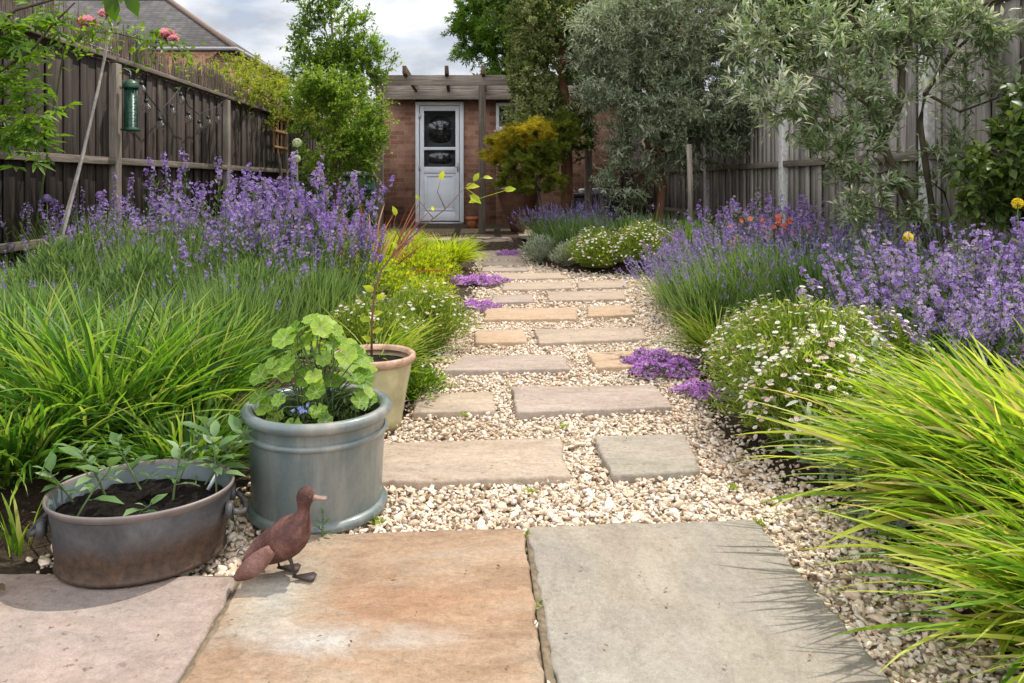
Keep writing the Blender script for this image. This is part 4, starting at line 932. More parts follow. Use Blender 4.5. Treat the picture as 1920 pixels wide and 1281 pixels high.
# ------------------------------------------------------------------ LEFT BORDER
GG = 'green grass clumps by the tub'
many(grass('grass_clump', 560, .13, .50, .018, L['grass'], tilt=(.1, 1.1), bend=(.3, 1.2)), [
 (-1.12, 2.22, 0, 1.0, 'big arching green grass clump right behind the metal tub'),
 (-.95, 2.45, 2.1, .82, 'green grass clump just left of the blue grey pot'),
 (-1.50, 2.40, 4.0, .95, 'green grass clump at the far left edge behind the tub')], GG)
many(grass('grass_clump', 360, .1, .34, .015, L['grass'], tilt=(.2, 1.2), bend=(.4, 1.3)), [
 (-1.22, 1.97, 0, 1.0, 'low green grass clump spilling over the tub rim from behind'),
 (-.80, 2.06, 1.9, .9, 'low green grass clump between metal tub and glazed pot'),
 (-1.36, 1.86, 3, .8, 'low green grass clump left of the metal tub')], 'low grass clumps round the tub')
many(grass('sword_leaf_plant', 14, .04, .30, .034, L['silver'], 'leafy plant', tilt=(.05, .4), bend=(.05, .5)), [(-1.55, 2.62, 0, 1.2, 'blue green plant with upright sword leaves at far left')], None)
many(grass('strap_leaf_plant', 12, .03, .17, .016, L['grass_lime'], 'leafy plant', tilt=(.1, .5), bend=(.2, .9)), [(-1.03, 1.66, 0, .8, 'small yellow green strap leaved tuft left of the tub handle')], None)
LG = 'green lavender bushes in the left border'
many(lavender(360, .46, .27, .05, 'lav', 3400, .7), [
 (-2.30, 3.35, 0, (.95, .95, .68), 'green lavender bush near the foot of the leaning canes'),
 (-1.82, 3.15, 1.1, (.95, .95, .9), 'green lavender bush behind the far left grass'),
 (-1.32, 3.05, 2.2, (.9, .9, .78), 'green lavender bush behind the big grass clump'),
 (-.98, 2.95, 5.2, (.85, .85, .98), 'green lavender bush behind the round leaved plant'),
 (-2.75, 4.30, 3.1, (1.0, 1.0, .7), 'green lavender bush against the left fence behind the cane foot'),
 (-2.25, 4.10, .6, (1.0, 1.0, .78), 'green lavender bush left of the first fence post'),
 (-1.72, 3.85, 4.2, (.9, .9, 1.2), 'green lavender bush in the middle of the left border'),
 (-1.20, 3.75, 2.7, (1.0, 1.0, .88), 'green lavender bush below the dense mauve wallflower'),
 (-.78, 3.55, 1.6, .95, 'green lavender bush left of the white daisies'),
 (-2.60, 5.10, 2.0, 1.2, 'green lavender bush right of the first fence post'),
 (-2.00, 5.00, 5.0, 1.2, 'green lavender bush below the tall sparse wallflower'),
 (-1.35, 4.75, 3.6, 1.2, 'green lavender bush behind, below the upper wallflowers')], LG)
EG = 'mauve wallflowers in the left border'
many(erysimum(44, .88, .20, 30, 'purple', spread=.36, leaves=34, top=.20, fsize=.024), [
 (-1.10, 4.55, 0, 1.0, 'tall dense mauve wallflower with the highest blooms by the alliums'),
 (-.86, 4.60, 1.3, .86, 'dense mauve wallflower left of the red spiky plant'),
 (-1.33, 4.35, 2.6, .84, 'mauve wallflower just left of the tallest bloom'),
 (-.98, 4.10, 3.9, .76, 'shorter mauve wallflower in front of the dense group'),
 (-.72, 4.15, 5.0, .66, 'short mauve wallflower nearest the golden green herb')], EG)
many(erysimum(24, .74, .20, 20, 'purple', spread=.35, leaves=30), [
 (-1.42, 3.70, 0, .86, 'loose wallflower with few blooms rising through the lavender bushes'),
 (-1.95, 4.45, 1.5, .9, 'loose wallflower in the lavender left of the dense group'),
 (-.88, 3.62, 2.5, .8, 'loose wallflower nearest the round leaved pot plant'),
 (-1.60, 4.25, 4.1, 1.0, 'loose wallflower just before the second fence post'),
 (-2.45, 4.55, 5.1, .8, 'loose wallflower in front of the leaning canes')], 'loose wallflowers among the lavender')
many(leafy('feathery_herb', 'herb', 2600, .26, .42, NARROW, .06, 'lav', .9), [
 (-1.55, 3.45, 0, 1.0, 'feathery green herb between the lavender bushes'),
 (-2.05, 3.65, 2, 1.05, 'feathery green herb near the leaning canes'),
 (-1.02, 3.35, 4, .9, 'feathery green herb behind the glazed pot')], 'feathery herbs in the left border')
many(erysimum(18, .92, .20, 24, 'purple', spread=.26, leaves=26, top=.2, fsize=.024), [
 (-1.95, 5.15, 0, 1.0, 'sparse mauve wallflower in front of the middle fence bay'),
 (-1.62, 5.0, 2.2, .86, 'sparse mauve wallflower beside the second fence post'),
 (-2.36, 5.3, 4.0, .88, 'sparse mauve wallflower right of the first fence post'),
 (-2.65, 5.2, 1.0, .72, 'sparse mauve wallflower left of the first fence post'),
 (-2.95, 4.95, 3.0, .66, 'sparse mauve wallflower left of the leaning canes')], EG)
for px, py, D, lab, s in ((557, 268, 4.9, 'taller pale green allium head above the mauve wallflowers', 1), (556, 298, 4.9, 'shorter pale green allium head below the taller one', .9), (88, 372, 4.9, 'purple allium head before the fence left of the canes', .9), (187, 366, 5.1, 'purple allium head just left of the first fence post', .9)):
    p = at(px, py, D); zb = gz(D) + .07; t = thing('allium', lab, 'allium', (p.x, D, zb)); b = MB(); b.tube([(0.02, 0, 0), (.01, 0, (p.z - zb) * .5), (0, 0, p.z - zb)], [.005, .004, .003], 6); b.build('stem', M['stem'], t)
    n = 260; d = rdir(n); y, up = face_up(d); b = MB(); b.add(*scatter(FL4, d * .028 * s + [0, 0, p.z - zb], y, up, np.full(n, .013 * s), R.random(n))); b.build('flower_head', Pm['purple'] if px < 300 else Pm['allium'], t)
many(grass('flax', 80, .08, .70, .028, L['red'], 'flax plant', tilt=(.2, 1.2), bend=(.1, .9)), [(-.72, 4.95, 0, 1.0, 'red and orange spiky flax behind the mauve wallflowers')], None)
many(grass('golden_grass', 1300, .2, .40, .010, L['grass_gold'], tilt=(.1, 1.15), bend=(.6, 1.5)), [
 (-.27, 6.75, 0, .78, 'round golden yellow grass mound beside the path'),
 (-.75, 7.6, 2, .7, 'golden yellow grass mound behind, nearer the terrace'),
 (-.98, 6.5, 4, .85, 'golden yellow grass mound behind the red flax')], 'golden grass mounds')
many(leafy('golden_herb', 'herb', 2600, .30, .30, LEAF1, .035, 'grass_gold', .7), [
 (-.40, 5.25, 0, 1.0, 'golden green leafy herb next to the farther thyme'),
 (-.62, 4.55, 2, .95, 'golden green leafy herb behind the left daisies'),
 (-.30, 4.45, 4, .72, 'smaller golden green herb just above the left daisies')], 'golden green herbs')
many(daisy(180, .27, .27, 4800, .022), [
 (-.28, 3.75, 0, 1.0, 'white daisy mound overhanging the left edge of the path'),
 (-.50, 3.35, 2, .85, 'white daisy mound behind the cream pot')], 'white daisy mounds')
many(grass('lime_grass', 260, .08, .36, .009, L['grass_lime'], tilt=(.3, 1.1), bend=(.5, 1.2), lean=.0, lean_w=.55), [(-.42, 2.98, 0, 1.0, 'lime grass clump arching to the right behind the cream pot')], None)
many(leafy('foliage_tuft', 'leafy plant', 420, .13, .12, LEAF1, .032, 'fresh', .7), [
 (-.25, 2.92, 0, 1.0, 'small green foliage tuft right of the cream pot'),
 (-.22, 3.05, 2, .8, 'green foliage tuft between cream pot and daisies')], 'green foliage tufts')
many(thyme(.20, 3200, .06), [
 (.0, 5.95, 0, 1.05, 'purple thyme mat beside the golden grass'),
 (-.02, 4.95, 2.4, .75, 'purple thyme mat nearer, above the left daisies'),
 (.35, 8.15, 4.2, .8, 'purple thyme mat closest to the terrace step'),
 (.84, 3.42, 1.2, .95, 'purple thyme mat at the right edge of the path'),
 (.93, 2.98, 5.2, .62, 'small fading thyme mat just below the right one')], 'purple thyme mats')

# plants in the tub: seedlings
def seedling(label, group, h=.09, n=9, size=.045, lean=0.0):
    t = thing('seedling', label, 'seedling', group=group); P, T = curves(np.zeros((1, 3)), h, lean + R.normal(0, .8), R.uniform(.1, .75), R.uniform(0, .5), 4)
    b = MB(); V, Fq = tubes(P, np.linspace(.0028, .0016, 5)[None], 6); b.add(V, Fq, (.4, .5, .5)); b.build('stem', M['stem'], t)
    tt = np.linspace(.35, 1, n); p, tg = samp(P, T, np.zeros(n, int), np.clip(tt, 0, .99)); a = np.arange(n) * 2.4 + R.normal(0, .3, n)
    el = np.linspace(.1, .8, n); d = np.stack([np.cos(a) * np.cos(el), np.sin(a) * np.cos(el), np.sin(el)], 1); b = MB()
    b.add(*scatter(leaf_tpl(.48, .12, .2), p + d * .008, d, np.tile([[0, 0, 1.]], (n, 1)) + rdir(n) * .3, size * R.uniform(.45, 1.3, n), R.uniform(0, 1, n)))
    V, Fq = tubes(np.stack([p, p + d * .006, p + d * .012], 1), np.full((n, 3), .0012), 3); b.add(V, Fq, (.4, .5, .5)); b.build('leaves', L['seed'], t, True)
    return t
zs = .122
for (x, y, h, n, s, le, lab) in ((-.875, 1.615, .09, 6, .048, .5, 'seedling with two broad leaves at the left end of the tub'), (-.745, 1.62, .04, 6, .036, 0, 'tiny seedling in the bare middle of the tub soil'), (-.70, 1.70, .085, 10, .042, 2, 'seedling with pale leaves at the back middle of the tub'), (-.615, 1.745, .10, 13, .045, 1.0, 'tallest leafy seedling at the right end of the tub'), (-.80, 1.76, .10, 12, .042, 3, 'seedling against the back rim of the tub'), (-.93, 1.70, .07, 8, .038, 3, 'seedling in the rear left corner of the tub'), (-.66, 1.79, .11, 16, .042, 1, 'bushier seedling leaning over the rear right rim of the tub'), (-.73, 1.80, .12, 16, .044, 2, 'tall seedling at the rear rim of the tub, left of the bushier one'), (-.87, 1.73, .10, 14, .040, 3, 'seedling between the rear left corner and the back rim')):
    o = seedling(lab, 'seedlings in the metal tub', h * 1.25, n, s * 1.3, le); o.location = (x, y, zs - .006)
o = seedling('green sprig growing in the gap beside the glazed pot foot and duck', None, .05, 7, .024, 1); o['category'] = 'sprig'; o.location = (-.372, 1.775, -.01)

# round leaved plant and small blue flowers in the glazed pot
def round_plant():
    t = thing('round_leaf_plant', 'bright green plant with round scalloped leaves filling the blue grey pot', 'potted plant', (-.43, 1.985, .21)); n = 86
    a = R.uniform(0, 2 * PI, n); hgt = R.uniform(.05, .275, n); rad = R.uniform(.01, 1, n) ** .6 * (.155 - .25 * np.clip(hgt - .15, 0, 1))
    tip = np.stack([rad * np.cos(a) - .002, rad * np.sin(a), hgt * (1 - .35 * (rad / .16) ** 2)], 1); bs = disc(n, .05) + [0, 0, .01]
    P = np.stack([bs, bs * .6 + tip * .4 + [0, 0, .03], bs * .2 + tip * .8 + [0, 0, .02], tip], 1); V, Fq = tubes(P, np.tile([.0022, .002, .0016, .0014], (n, 1)), 5)
    b = MB(); b.add(V, Fq, (.6, .5, .5)); b.build('stems', M['stem'], t)
    outw = unit(np.stack([np.cos(a), np.sin(a), np.zeros(n)], 1)); up = unit(np.stack([outw[:, 0] * .5, outw[:, 1] * .5 - .45, np.ones(n) * .9], 1) + rdir(n) * .35); d = unit(outw + rdir(n) * .3)
    sz = R.uniform(.034, .066, n); b = MB(); x = unit(np.cross(d, up)); dd = np.cross(up, x)
    b.add(*scatter(disc_tpl(7, .09, 28, .12), tip - unit(dd) * (sz * .3)[:, None], dd, up, sz, R.random(n))); o = b.build('leaves', L['round'], t, True)
round_plant()
t = thing('lobelia', 'small trailing plant with tiny blue flowers under the round leaves', 'flowering plant', (-.43, 1.985, .215)); n = 900
p = disc(n, .15) + np.stack([np.zeros(n), np.zeros(n), R.uniform(.0, .05, n)], 1); b = MB(); b.add(*scatter(LEAF1, p, unit(rdir(n) + [0, 0, .6]), rdir(n), .016 * R.uniform(.6, 1.2, n), R.random(n) * .6)); b.build('foliage', L['darkgreen'], t)
n = 110; cl = disc(7, .13, .2); p = cl[R.integers(0, 7, n)] + R.normal(0, .014, (n, 3)) * [1, 1, .3] + [0, 0, .05]; y, up = face_up(unit(rdir(n) * .6 + [0, -.3, 1])); b = MB(); b.add(*scatter(FL4S, p, y, up, .012 * R.uniform(.7, 1.2, n), R.random(n))); b.build('flowers', Pm['blue'], t, kind='stuff')

# sapling in the cream pot
def sapling():
    t = thing('sapling', 'thin leaning sapling with a few lime leaves growing from the cream pot', 'sapling', (-.365, 2.66, .21)); o = Vector((-.365, 2.66, .21))
    pts = [at(*p) - o for p in ((693, 668, 2.66), (697, 610, 2.66), (702, 545, 2.67), (716, 505, 2.69), (745, 468, 2.72), (790, 428, 2.75), (835, 392, 2.78), (872, 352, 2.8))]
    pts[0] = Vector((-.015, 0, .0))
    b = MB(); b.tube(pts, [.0045, .004, .0036, .0032, .0028, .0024, .002, .0012], 7); b.build('stem', M['stem_red'], t, True)
    sides = [((835, 392), (820, 360), (826, 338)), ((813, 410), (798, 392), (786, 376)), ((755, 460), (738, 420), (742, 405)), ((872, 352), (888, 342), (905, 334))]
    for s in sides:
        b = MB(); b.tube([at(*q, 2.76) - o for q in s], [.0018, .0014, .0008], 5); b.build('twig', M['stem_red'], t)
    lv = [((826, 338), (.3, 1), .05), ((905, 334), (1, .1), .05), ((872, 352), (1, .2), .07), ((880, 366), (1, -.6), .07), ((888, 340), (.5, .8), .05), ((900, 372), (-1, -.3), .06), ((945, 358), (1, .25), .06), ((786, 376), (-.5, .8), .035), ((810, 386), (.2, -1), .03), ((742, 405), (-.2, 1), .05), ((702, 545), (-1, .5), .06), ((705, 560), (1, .4), .055), ((716, 505), (1, .1), .05), ((697, 600), (-1, .1), .06), ((699, 590), (1, .3), .05), ((745, 468), (-.5, .9), .045), ((700, 625), (1, .6), .05), ((695, 640), (-.8, .6), .05)]
    n = len(lv); p = np.array([tuple(at(*q[0], 2.77) - o) for q in lv]); d = unit(np.array([(q[1][0], R.normal(0, .3), q[1][1]) for q in lv])); b = MB()
    b.add(*scatter(BROAD, p, d, unit(rdir(n) * .5 + [0, -1, .7]), np.array([q[2] * .78 for q in lv]), R.uniform(.4, 1, n)))
    b.tube([at(900, 372, 2.77) - o, at(945, 358, 2.77) - o], [.001, .001], 4); b.tube([at(872, 352, 2.8) - o, at(900, 372, 2.77) - o], [.001, .001], 4); b.build('leaves', L['grass_gold'], t, True)
sapling()

# ------------------------------------------------------------------ shrubs and trees at the back left
t = thing('slender_tree', 'slender upright tree with small dark leaves rising into the sky', 'tree', (-1.8, 9.3, .1))
c = crown([(-.0, 0, 2.05, .42, .35, .45), (.02, 0, 2.6, .50, .4, .5), (-.18, 0, 3.05, .34, .3, .4), (.36, 0, 2.2, .40, .3, .35), (-.3, 0, 2.3, .3, .3, .3)], 330, 4, 11, LEAF1, .055, .26, 'fresh', t, .5, .3, twig_mat=M['bark'], gap=9, wx=1.2)
limbs([(0, 0, 0), (.02, 0, .8), (-.02, 0, 1.6), (0, 0, 2.3), (-.05, 0, 3.0)], [.035, .03, .025, .018, .008], pick(c, 22), M['bark'], t, .012)
t = thing('bushy_shrub', 'wide bushy light green shrub in front of the slender tree', 'shrub', (-1.62, 8.6, .1))
c = crown([(-.25, 0, 1.62, .36, .35, .34), (.15, 0, 1.5, .42, .38, .42), (0, 0, 1.15, .42, .36, .34), (.38, .0, 1.15, .24, .28, .3), (-.15, 0, 1.85, .32, .3, .2)], 470, 4, 11, LEAF1, .046, .22, 'shrub', t, .5, .3, gap=7, wx=1.3)
limbs([(0, 0, 0), (.03, 0, .5), (.0, 0, 1.0), (-.02, 0, 1.5)], [.03, .026, .02, .012], pick(c, 18), M['bark'], t, .014)
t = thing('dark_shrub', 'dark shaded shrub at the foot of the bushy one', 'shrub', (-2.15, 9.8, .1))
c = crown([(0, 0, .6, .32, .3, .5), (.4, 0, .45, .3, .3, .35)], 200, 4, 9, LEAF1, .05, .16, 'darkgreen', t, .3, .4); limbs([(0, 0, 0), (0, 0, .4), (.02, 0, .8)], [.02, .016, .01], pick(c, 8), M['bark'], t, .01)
t = thing('climber', 'yellow green climber sprawling over the far end of the left fence', 'climber', (-2.9, 11, .1))
bl = [(-.3, -1.2, 1.95, .4, .6, .28), (-.2, -.2, 1.95, .45, .6, .33), (-.1, 1.0, 2.05, .5, .7, .42), (.2, 2.2, 2.15, .6, .7, .5), (-.7, .6, 2.3, .5, .9, .38), (.6, 2.4, 1.9, .5, .5, .5), (-.45, -2.1, 1.95, .22, .5, .16)]
c = crown(bl, 620, 4, 10, LEAF1, .05, .2, 'hedge', t, .4, .5, wx=1.2); limbs([(0, 0, 0), (-.05, .1, .9), (-.2, .2, 1.7), (-.2, .8, 2.1)], [.03, .025, .02, .012], pick(c, 14), M['bark'], t, .014)

# rose on the fence
t = thing('rose', 'rambling rose with pink blooms arching over the left fence top', 'rose', (-2.85, 5.2, .1)); o = Vector((-2.85, 5.2, .1))
paths = [[(60, 470, 5.2), (95, 250, 5.2), (120, 90, 5.1), (165, 60, 5.0), (215, 62, 5.0), (270, 75, 5.3), (330, 85, 5.6), (375, 110, 6.0)], [(120, 90, 5.1), (150, 70, 5.1), (165, 48, 5.1)], [(165, 60, 5.0), (190, 50, 5.05), (201, 30, 5.1)], [(270, 75, 5.3), (300, 76, 5.4), (312, 70, 5.45)], [(330, 85, 5.6), (352, 110, 5.7), (345, 135, 5.7)], [(270, 75, 5.3), (255, 100, 5.3), (250, 135, 5.3)]]
b = MB(); alls = []
for pth in paths:
    q = [at(*p) - o for p in pth]; b.tube(q, np.linspace(.008 if len(q) > 4 else .004, .002, len(q)), 6); 
    for u, v in zip(q[:-1], q[1:]):
        for f in np.linspace(0, 1, 8): alls.append(tuple(u.lerp(v, f)))
b.build('stems', M['stem'], t, True)
pts = np.array([p for p in alls if p[2] > 1.55]); n = 420; p = pts[R.integers(0, len(pts), n)] + R.normal(0, .06, (n, 3)); b = MB(); b.add(*scatter(LEAF, p, unit(rdir(n) + [0, 0, -.1]), unit(rdir(n) * .6 + [0, 0, 1]), .055 * R.uniform(.6, 1.2, n), R.random(n))); b.build('foliage', L['fresh'], t)
def bloom(b, c, r, n=34):
    i = np.arange(n); a = i * 2.4; el = np.linspace(1.45, .1, n); rr = np.linspace(.15, 1, n)
    d = np.stack([np.cos(a) * np.cos(el), np.sin(a) * np.cos(el), np.sin(el)], 1); outw = np.stack([np.cos(a), np.sin(a), np.zeros(n)], 1)
    b.add(*scatter(leaf_tpl(1.1, -.25, -.15), np.array(c) + outw * (r * .08 * rr)[:, None], d, outw * -1 + [0, 0, .1], np.full(n, r) * (.65 + .35 * rr), np.clip(R.random(n) * .5 + (1 - rr) * .3 + .1, 0, 1)))
for px, py, D, r in ((165, 44, 5.1, .075), (200, 28, 5.1, .06), (312, 68, 5.45, .08), (326, 74, 5.4, .045)):
    b = MB(); bloom(b, at(px, py, D) - o, r); b.build('bloom', Pm['pink'], t, True)

# tree overhanging the top left corner
t = thing('overhanging_tree', 'nearby leafy tree whose branches hang into the top left corner', 'tree', (-2.35, 2.9, .08)); o = Vector((-2.35, 2.9, .08))
b = MB(); tr_ = [(0, 0, 0), (.02, .05, .6), (.05, .05, 1.2), (.15, 0, 1.7)]; b.tube([Vector(p) for p in tr_], [.04, .035, .028, .02], 8); b.build('trunk', M['bark'], t, True)
bp = [[(-60, 60, 2.9), (0, 42, 2.9), (30, 18, 2.9), (70, 8, 2.85), (135, -12, 2.8), (210, -40, 2.75)], [(-80, 200, 2.9), (10, 125, 2.9), (60, 95, 2.9), (95, 50, 2.85), (140, 5, 2.8)], [(-90, 300, 2.9), (-20, 240, 2.9), (20, 220, 2.9), (70, 230, 2.9)], [(210, -40, 2.75), (235, -25, 2.6), (243, -5, 2.6)]]
b = MB(); alls = []
for pth in bp:
    q = [at(*p) - o for p in pth]
    if len(pth) > 4 or pth[0][0] < -60: q = [Vector((.1, 0, 1.3 if pth[0][1] > 100 else 1.6))] + q
    b.tube(q, np.linspace(.011, .003, len(q)), 7)
    for u, v in zip(q[1:-1], q[2:]):
        for f in np.linspace(0, 1, 8): alls.append(tuple(u.lerp(v, f)))
b.build('branches', M['bark'], t, True)
b = MB(); n = 40; cl = [at(px, py, D) - o for px, py, D in ((15, 95, 2.9), (45, 130, 2.9), (30, 170, 2.95), (10, 200, 2.9), (55, 215, 2.9), (25, 255, 2.9), (70, 262, 2.9), (-20, 150, 3), (85, 60, 2.9), (30, 30, 2.9), (5, 262, 3), (60, 175, 3), (95, 28, 2.85), (10, 60, 2.9), (-10, 220, 3.1))]
for c in cl:
    n = 15; p = np.array(c) + R.normal(0, .045, (n, 3)); b.add(*scatter(PALM, p, unit(rdir(n) * [1, 1, .4] + [0, 0, -.25]), unit(rdir(n) * .5 + [0, -.3, 1]), 
.075 * R.uniform(.6, 1.2, n), R.random(n) * .6))
p = np.array([tuple(at(px, py, 2.6) - o) for px, py in ((208, -12), (240, -15), (228, -25), (252, -25))]); b.add(*scatter(BROAD, p, unit(np.array([(.1, 0, -1), (.35, 0, -.9), (-.2, .2, -1), (.6, 0, -.5)])), np.tile([[.2, -1, .2]], (4, 1)), np.array([.10, .09, .06, .07]), np.full(4, .02)))
b.build('leaves', L['fresh'], t)

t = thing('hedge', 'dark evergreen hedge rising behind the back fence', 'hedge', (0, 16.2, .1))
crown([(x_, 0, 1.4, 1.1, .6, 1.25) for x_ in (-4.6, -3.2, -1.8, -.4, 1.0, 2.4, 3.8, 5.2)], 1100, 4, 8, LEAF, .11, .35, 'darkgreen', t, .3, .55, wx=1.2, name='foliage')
b = MB(); b.box((.3, 0, 1.1), (10.5, .5, 1.9), None, (.5, .5, .5)); b.build('branches', M['bark'], t)
# ------------------------------------------------------------------ back right trees
t = thing('broad_tree', 'large bright green tree standing behind the shed', 'tree', (2.4, 17, .1))
c = crown([(-1.9, 0, 4.2, 1.0, 1.2, 1.4), (-1.0, 0, 5.4, 1.6, 1.5, 1.4), (-2.35, -.3, 3.75, .55, .6, .4), (-.8, 0, 3.4, 1.2, 1.2, .9), (.8, 0, 4.6, 1.5, 1.5, 1.6)], 620, 5, 9, PALM, .17, .55, 'tree', t, .2, .5, wx=1.2, gap=3)
limbs([(0, 0, 0), (-.05, 0, 1.5), (-.3, 0, 3), (-.5, 0, 4.5)], [.2, .17, .13, .07], pick(c, 16), M['bark'], t, .06)
t = thing('ivy_clad_tree', 'tall dark tree clothed in pale variegated ivy', 'tree', (1.12, 9.35, .1), scale=(.92, .9, .93))
c = crown([(-.55, -.3, 1.45, .30, .35, .35), (-.45, -.2, 1.75, .36, .4, .5), (-.5, -.1, 2.35, .35, .4, .45), (-.35, 0, 3.0, .45, .45, .5), (-.15, -.2, 1.5, .3, .3, .4)], 520, 5, 10, LEAF1, .05, .17, 'ivy', t, .2, .55, name='ivy', wx=1.5)
c2 = crown([(0, .2, 2.0, .5, .4, .6), (.1, .1, 2.8, .8, .5, .6), (-.3, .2, 3.3, .8, .5, .6), (.1, .1, 1.3, .3, .3, .5), (1.0, .1, 2.9, .8, .5, .8), (2.0, .5, 2.8, .8, .6, .9)], 700, 5, 9, LEAF1, .06, .2, 'darkgreen', t, .0, .35, wx=1.2)
limbs([(0, 0, 0), (.02, 0, .7), (.0, 0, 1.5), (-.05, 0, 2.4), (-.1, 0, 3.2)], [.10, .085, .075, .06, .03], pick(c2, 20), M['bark_red'], t, .025)
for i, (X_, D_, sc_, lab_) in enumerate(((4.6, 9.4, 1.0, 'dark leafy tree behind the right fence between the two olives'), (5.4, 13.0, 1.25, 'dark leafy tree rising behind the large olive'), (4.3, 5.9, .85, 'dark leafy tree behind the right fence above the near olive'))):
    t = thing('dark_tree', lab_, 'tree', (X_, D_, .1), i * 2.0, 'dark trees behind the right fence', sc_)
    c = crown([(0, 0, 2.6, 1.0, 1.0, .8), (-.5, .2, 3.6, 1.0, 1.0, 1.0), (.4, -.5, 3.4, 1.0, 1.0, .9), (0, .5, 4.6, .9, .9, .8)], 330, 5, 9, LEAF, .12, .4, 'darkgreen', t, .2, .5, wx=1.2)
    limbs([(0, 0, 0), (.04, 0, 1.0), (0, 0, 2.2), (0, 0, 3.4)], [.11, .09, .07, .04], pick(c, 14), M['bark'], t, .035)
t = thing('maple', 'Japanese maple with golden orange top and olive lower leaves', 'tree', (.80, 8.7, .12), scale=.93)
c = crown([(-.42, -.1, 1.32, .30, .3, .12), (-.15, -.15, 1.42, .28, .3, .12), (-.58, 0, 1.14, .22, .3, .09)], 170, 4, 10, PALM7, .05, .12, 'maple_gold', t, .05, .4, name='crown', wx=1.1)
c2 = crown([(-.30, -.1, 1.05, .36, .35, .22), (.0, -.1, 1.25, .3, .3, .22), (-.35, 0, .82, .30, .3, .15), (-.05, -.1, .85, .3, .3, .2), (.22, 0, 1.45, .22, .3, .25)], 250, 4, 10, PALM7, .05, .13, 'maple_green', t, -.05, .45, name='lower_crown', wx=1.1)
limbs([(0, 0, 0), (-.03, 0, .35), (-.1, 0, .7), (-.2, 0, 1.0)], [.03, .026, .02, .014], pick(c, 8) + pick(c2, 10), M['bark'], t, .010)
t = thing('olive_tree', 'large dense silvery olive tree in the middle right', 'tree', (2.12, 8.55, .035), scale=1.117)
OB = [(-.20, 0, 2.25, .72, .6, .55), (.35, 0, 2.5, .75, .6, .6), (-.35, -.1, 1.65, .52, .5, .42), (.25, -.1, 1.55, .70, .55, .42), (.75, .1, 1.75, .5, .5, .5), (.62, -.1, 1.38, .5, .4, .26), (-.15, -.15, 1.1, .42, .4, .32), (.35, -.1, 1.08, .42, .4, .25), (-.5, 0, 2.1, .45, .5, .5), (-.38, -.3, .72, .28, .28, .25)]
c = crown(OB, 900, 5, 13, OLIVE, .066, .27, 'olive', t, .35, .5, twig_mat=M['bark_olive'], leafang=.7, wx=1.15)
limbs([(0, 0, 0), (-.03, 0, .3), (.02, 0, .65), (-.03, 0, 1.0), (.05, 0, 1.5), (.1, 0, 2.0)], [.055, .048, .045, .042, .032, .02], pick(c, 30), M['bark_red'], t, .022)
b = MB(); b.tube([(0, 0, 0), (.005, 0, .6), (-.01, 0, 1.12)], [.026, .025, .024], 10); o = b.build('tree_stake', M['post'], None, True); o.location = (2.07, 7.2, .1); tag(o, 'upright round timber stake beside the large olive trunk', 'stake')

# near olive on the right with open branches
t = thing('olive_tree', 'open branched olive tree at the right with bare crooked stems', 'tree', (2.6, 4.2, .1)); o = Vector((2.6, 4.2, .1))
stems = [([(1765, 590, 4.2), (1752, 480, 4.2), (1720, 415, 4.2), (1675, 320, 4.15), (1655, 265, 4.1), (1690, 190, 4.1), (1692, 130, 4.1), (1650, 95, 4.1), (1590, 25, 4.1), (1570, -40, 4.1)], .030),
 ([(1752, 480, 4.2), (1755, 440, 4.25), (1737, 320, 4.3), (1725, 230, 4.3), (1735, 175, 4.3), (1780, 105, 4.3), (1805, 45, 4.3), (1830, -40, 4.3)], .022),
 ([(1692, 130, 4.1), (1705, 75, 4.1), (1712, -20, 4.1)], .014), ([(1720, 345, 4.2), (1675, 318, 4.1), (1630, 290, 4.0)], .009), ([(1780, 105, 4.3), (1840, 50, 4.2), (1870, 60, 4.15)], .010),
 ([(1752, 480, 4.2), (1800, 470, 4.15), (1830, 440, 4.1)], .013), ([(1752, 470, 4.2), (1790, 425, 4.2), (1770, 360, 4.2), (1745, 340, 4.2)], .009), ([(1655, 265, 4.1), (1630, 200, 4.0), (1635, 100, 4.0), (1615, -20, 4)], .011),
 ([(1630, 200, 4.0), (1560, 150, 3.9), (1480, 130, 3.8)], .008), ([(1655, 265, 4.1), (1590, 240, 3.95), (1500, 190, 3.85), (1420, 195, 3.8)], .009), ([(1675, 320, 4.15), (1620, 330, 4.1), (1540, 300, 4)], .008), ([(1590, 25, 4.1), (1520, 40, 4), (1440, 30, 3.9)], .009), ([(1735, 175, 4.3), (1800, 210, 4.2), (1880, 180, 4.1)], .010), ([(1720, 415, 4.2), (1680, 400, 4.2), (1630, 385, 4.1)], .008)]
b = MB(); ends = []
for i, (pth, r) in enumerate(stems):
    q = [at(*p) - o for p in pth]; b.tube(q, np.linspace(r, r * .45, len(q)), 8)
b.build('branches', M['bark_olive'], t, True)
def pb(px, py, D, rx, rz, ry=.25): p = at(px, py, D) - o; return (p.x, p.y, p.z, rx * D / F, ry, rz * D / F)
NB = [pb(1450, 60, 4.0, 70, 70), pb(1540, 100, 4.0, 90, 85), pb(1440, 190, 3.8, 65, 32), pb(1550, 200, 4.0, 80, 55), pb(1640, 60, 4.1, 90, 90), pb(1640, 210, 4.1, 60, 70), pb(1560, 290, 4.0, 75, 38), pb(1650, 390, 4.2, 70, 38), pb(1730, 60, 4.2, 70, 80), pb(1820, 70, 4.2, 90, 70), pb(1860, 170, 4.1, 50, 40), pb(1780, 300, 4.2, 40, 60), pb(1620, 340, 4.1, 60, 40)]
crown(NB, 215, 4, 12, OLIVE, .066, .22, 'olive_near', t, .25, .1, twig_mat=M['bark_olive'], leafang=.6, wx=1.2, tr=.0018)
t = thing('dark_leaf_shrub', 'dark green broad leaved shrub at the right edge behind the wallflowers', 'shrub', (2.75, 3.75, .1))
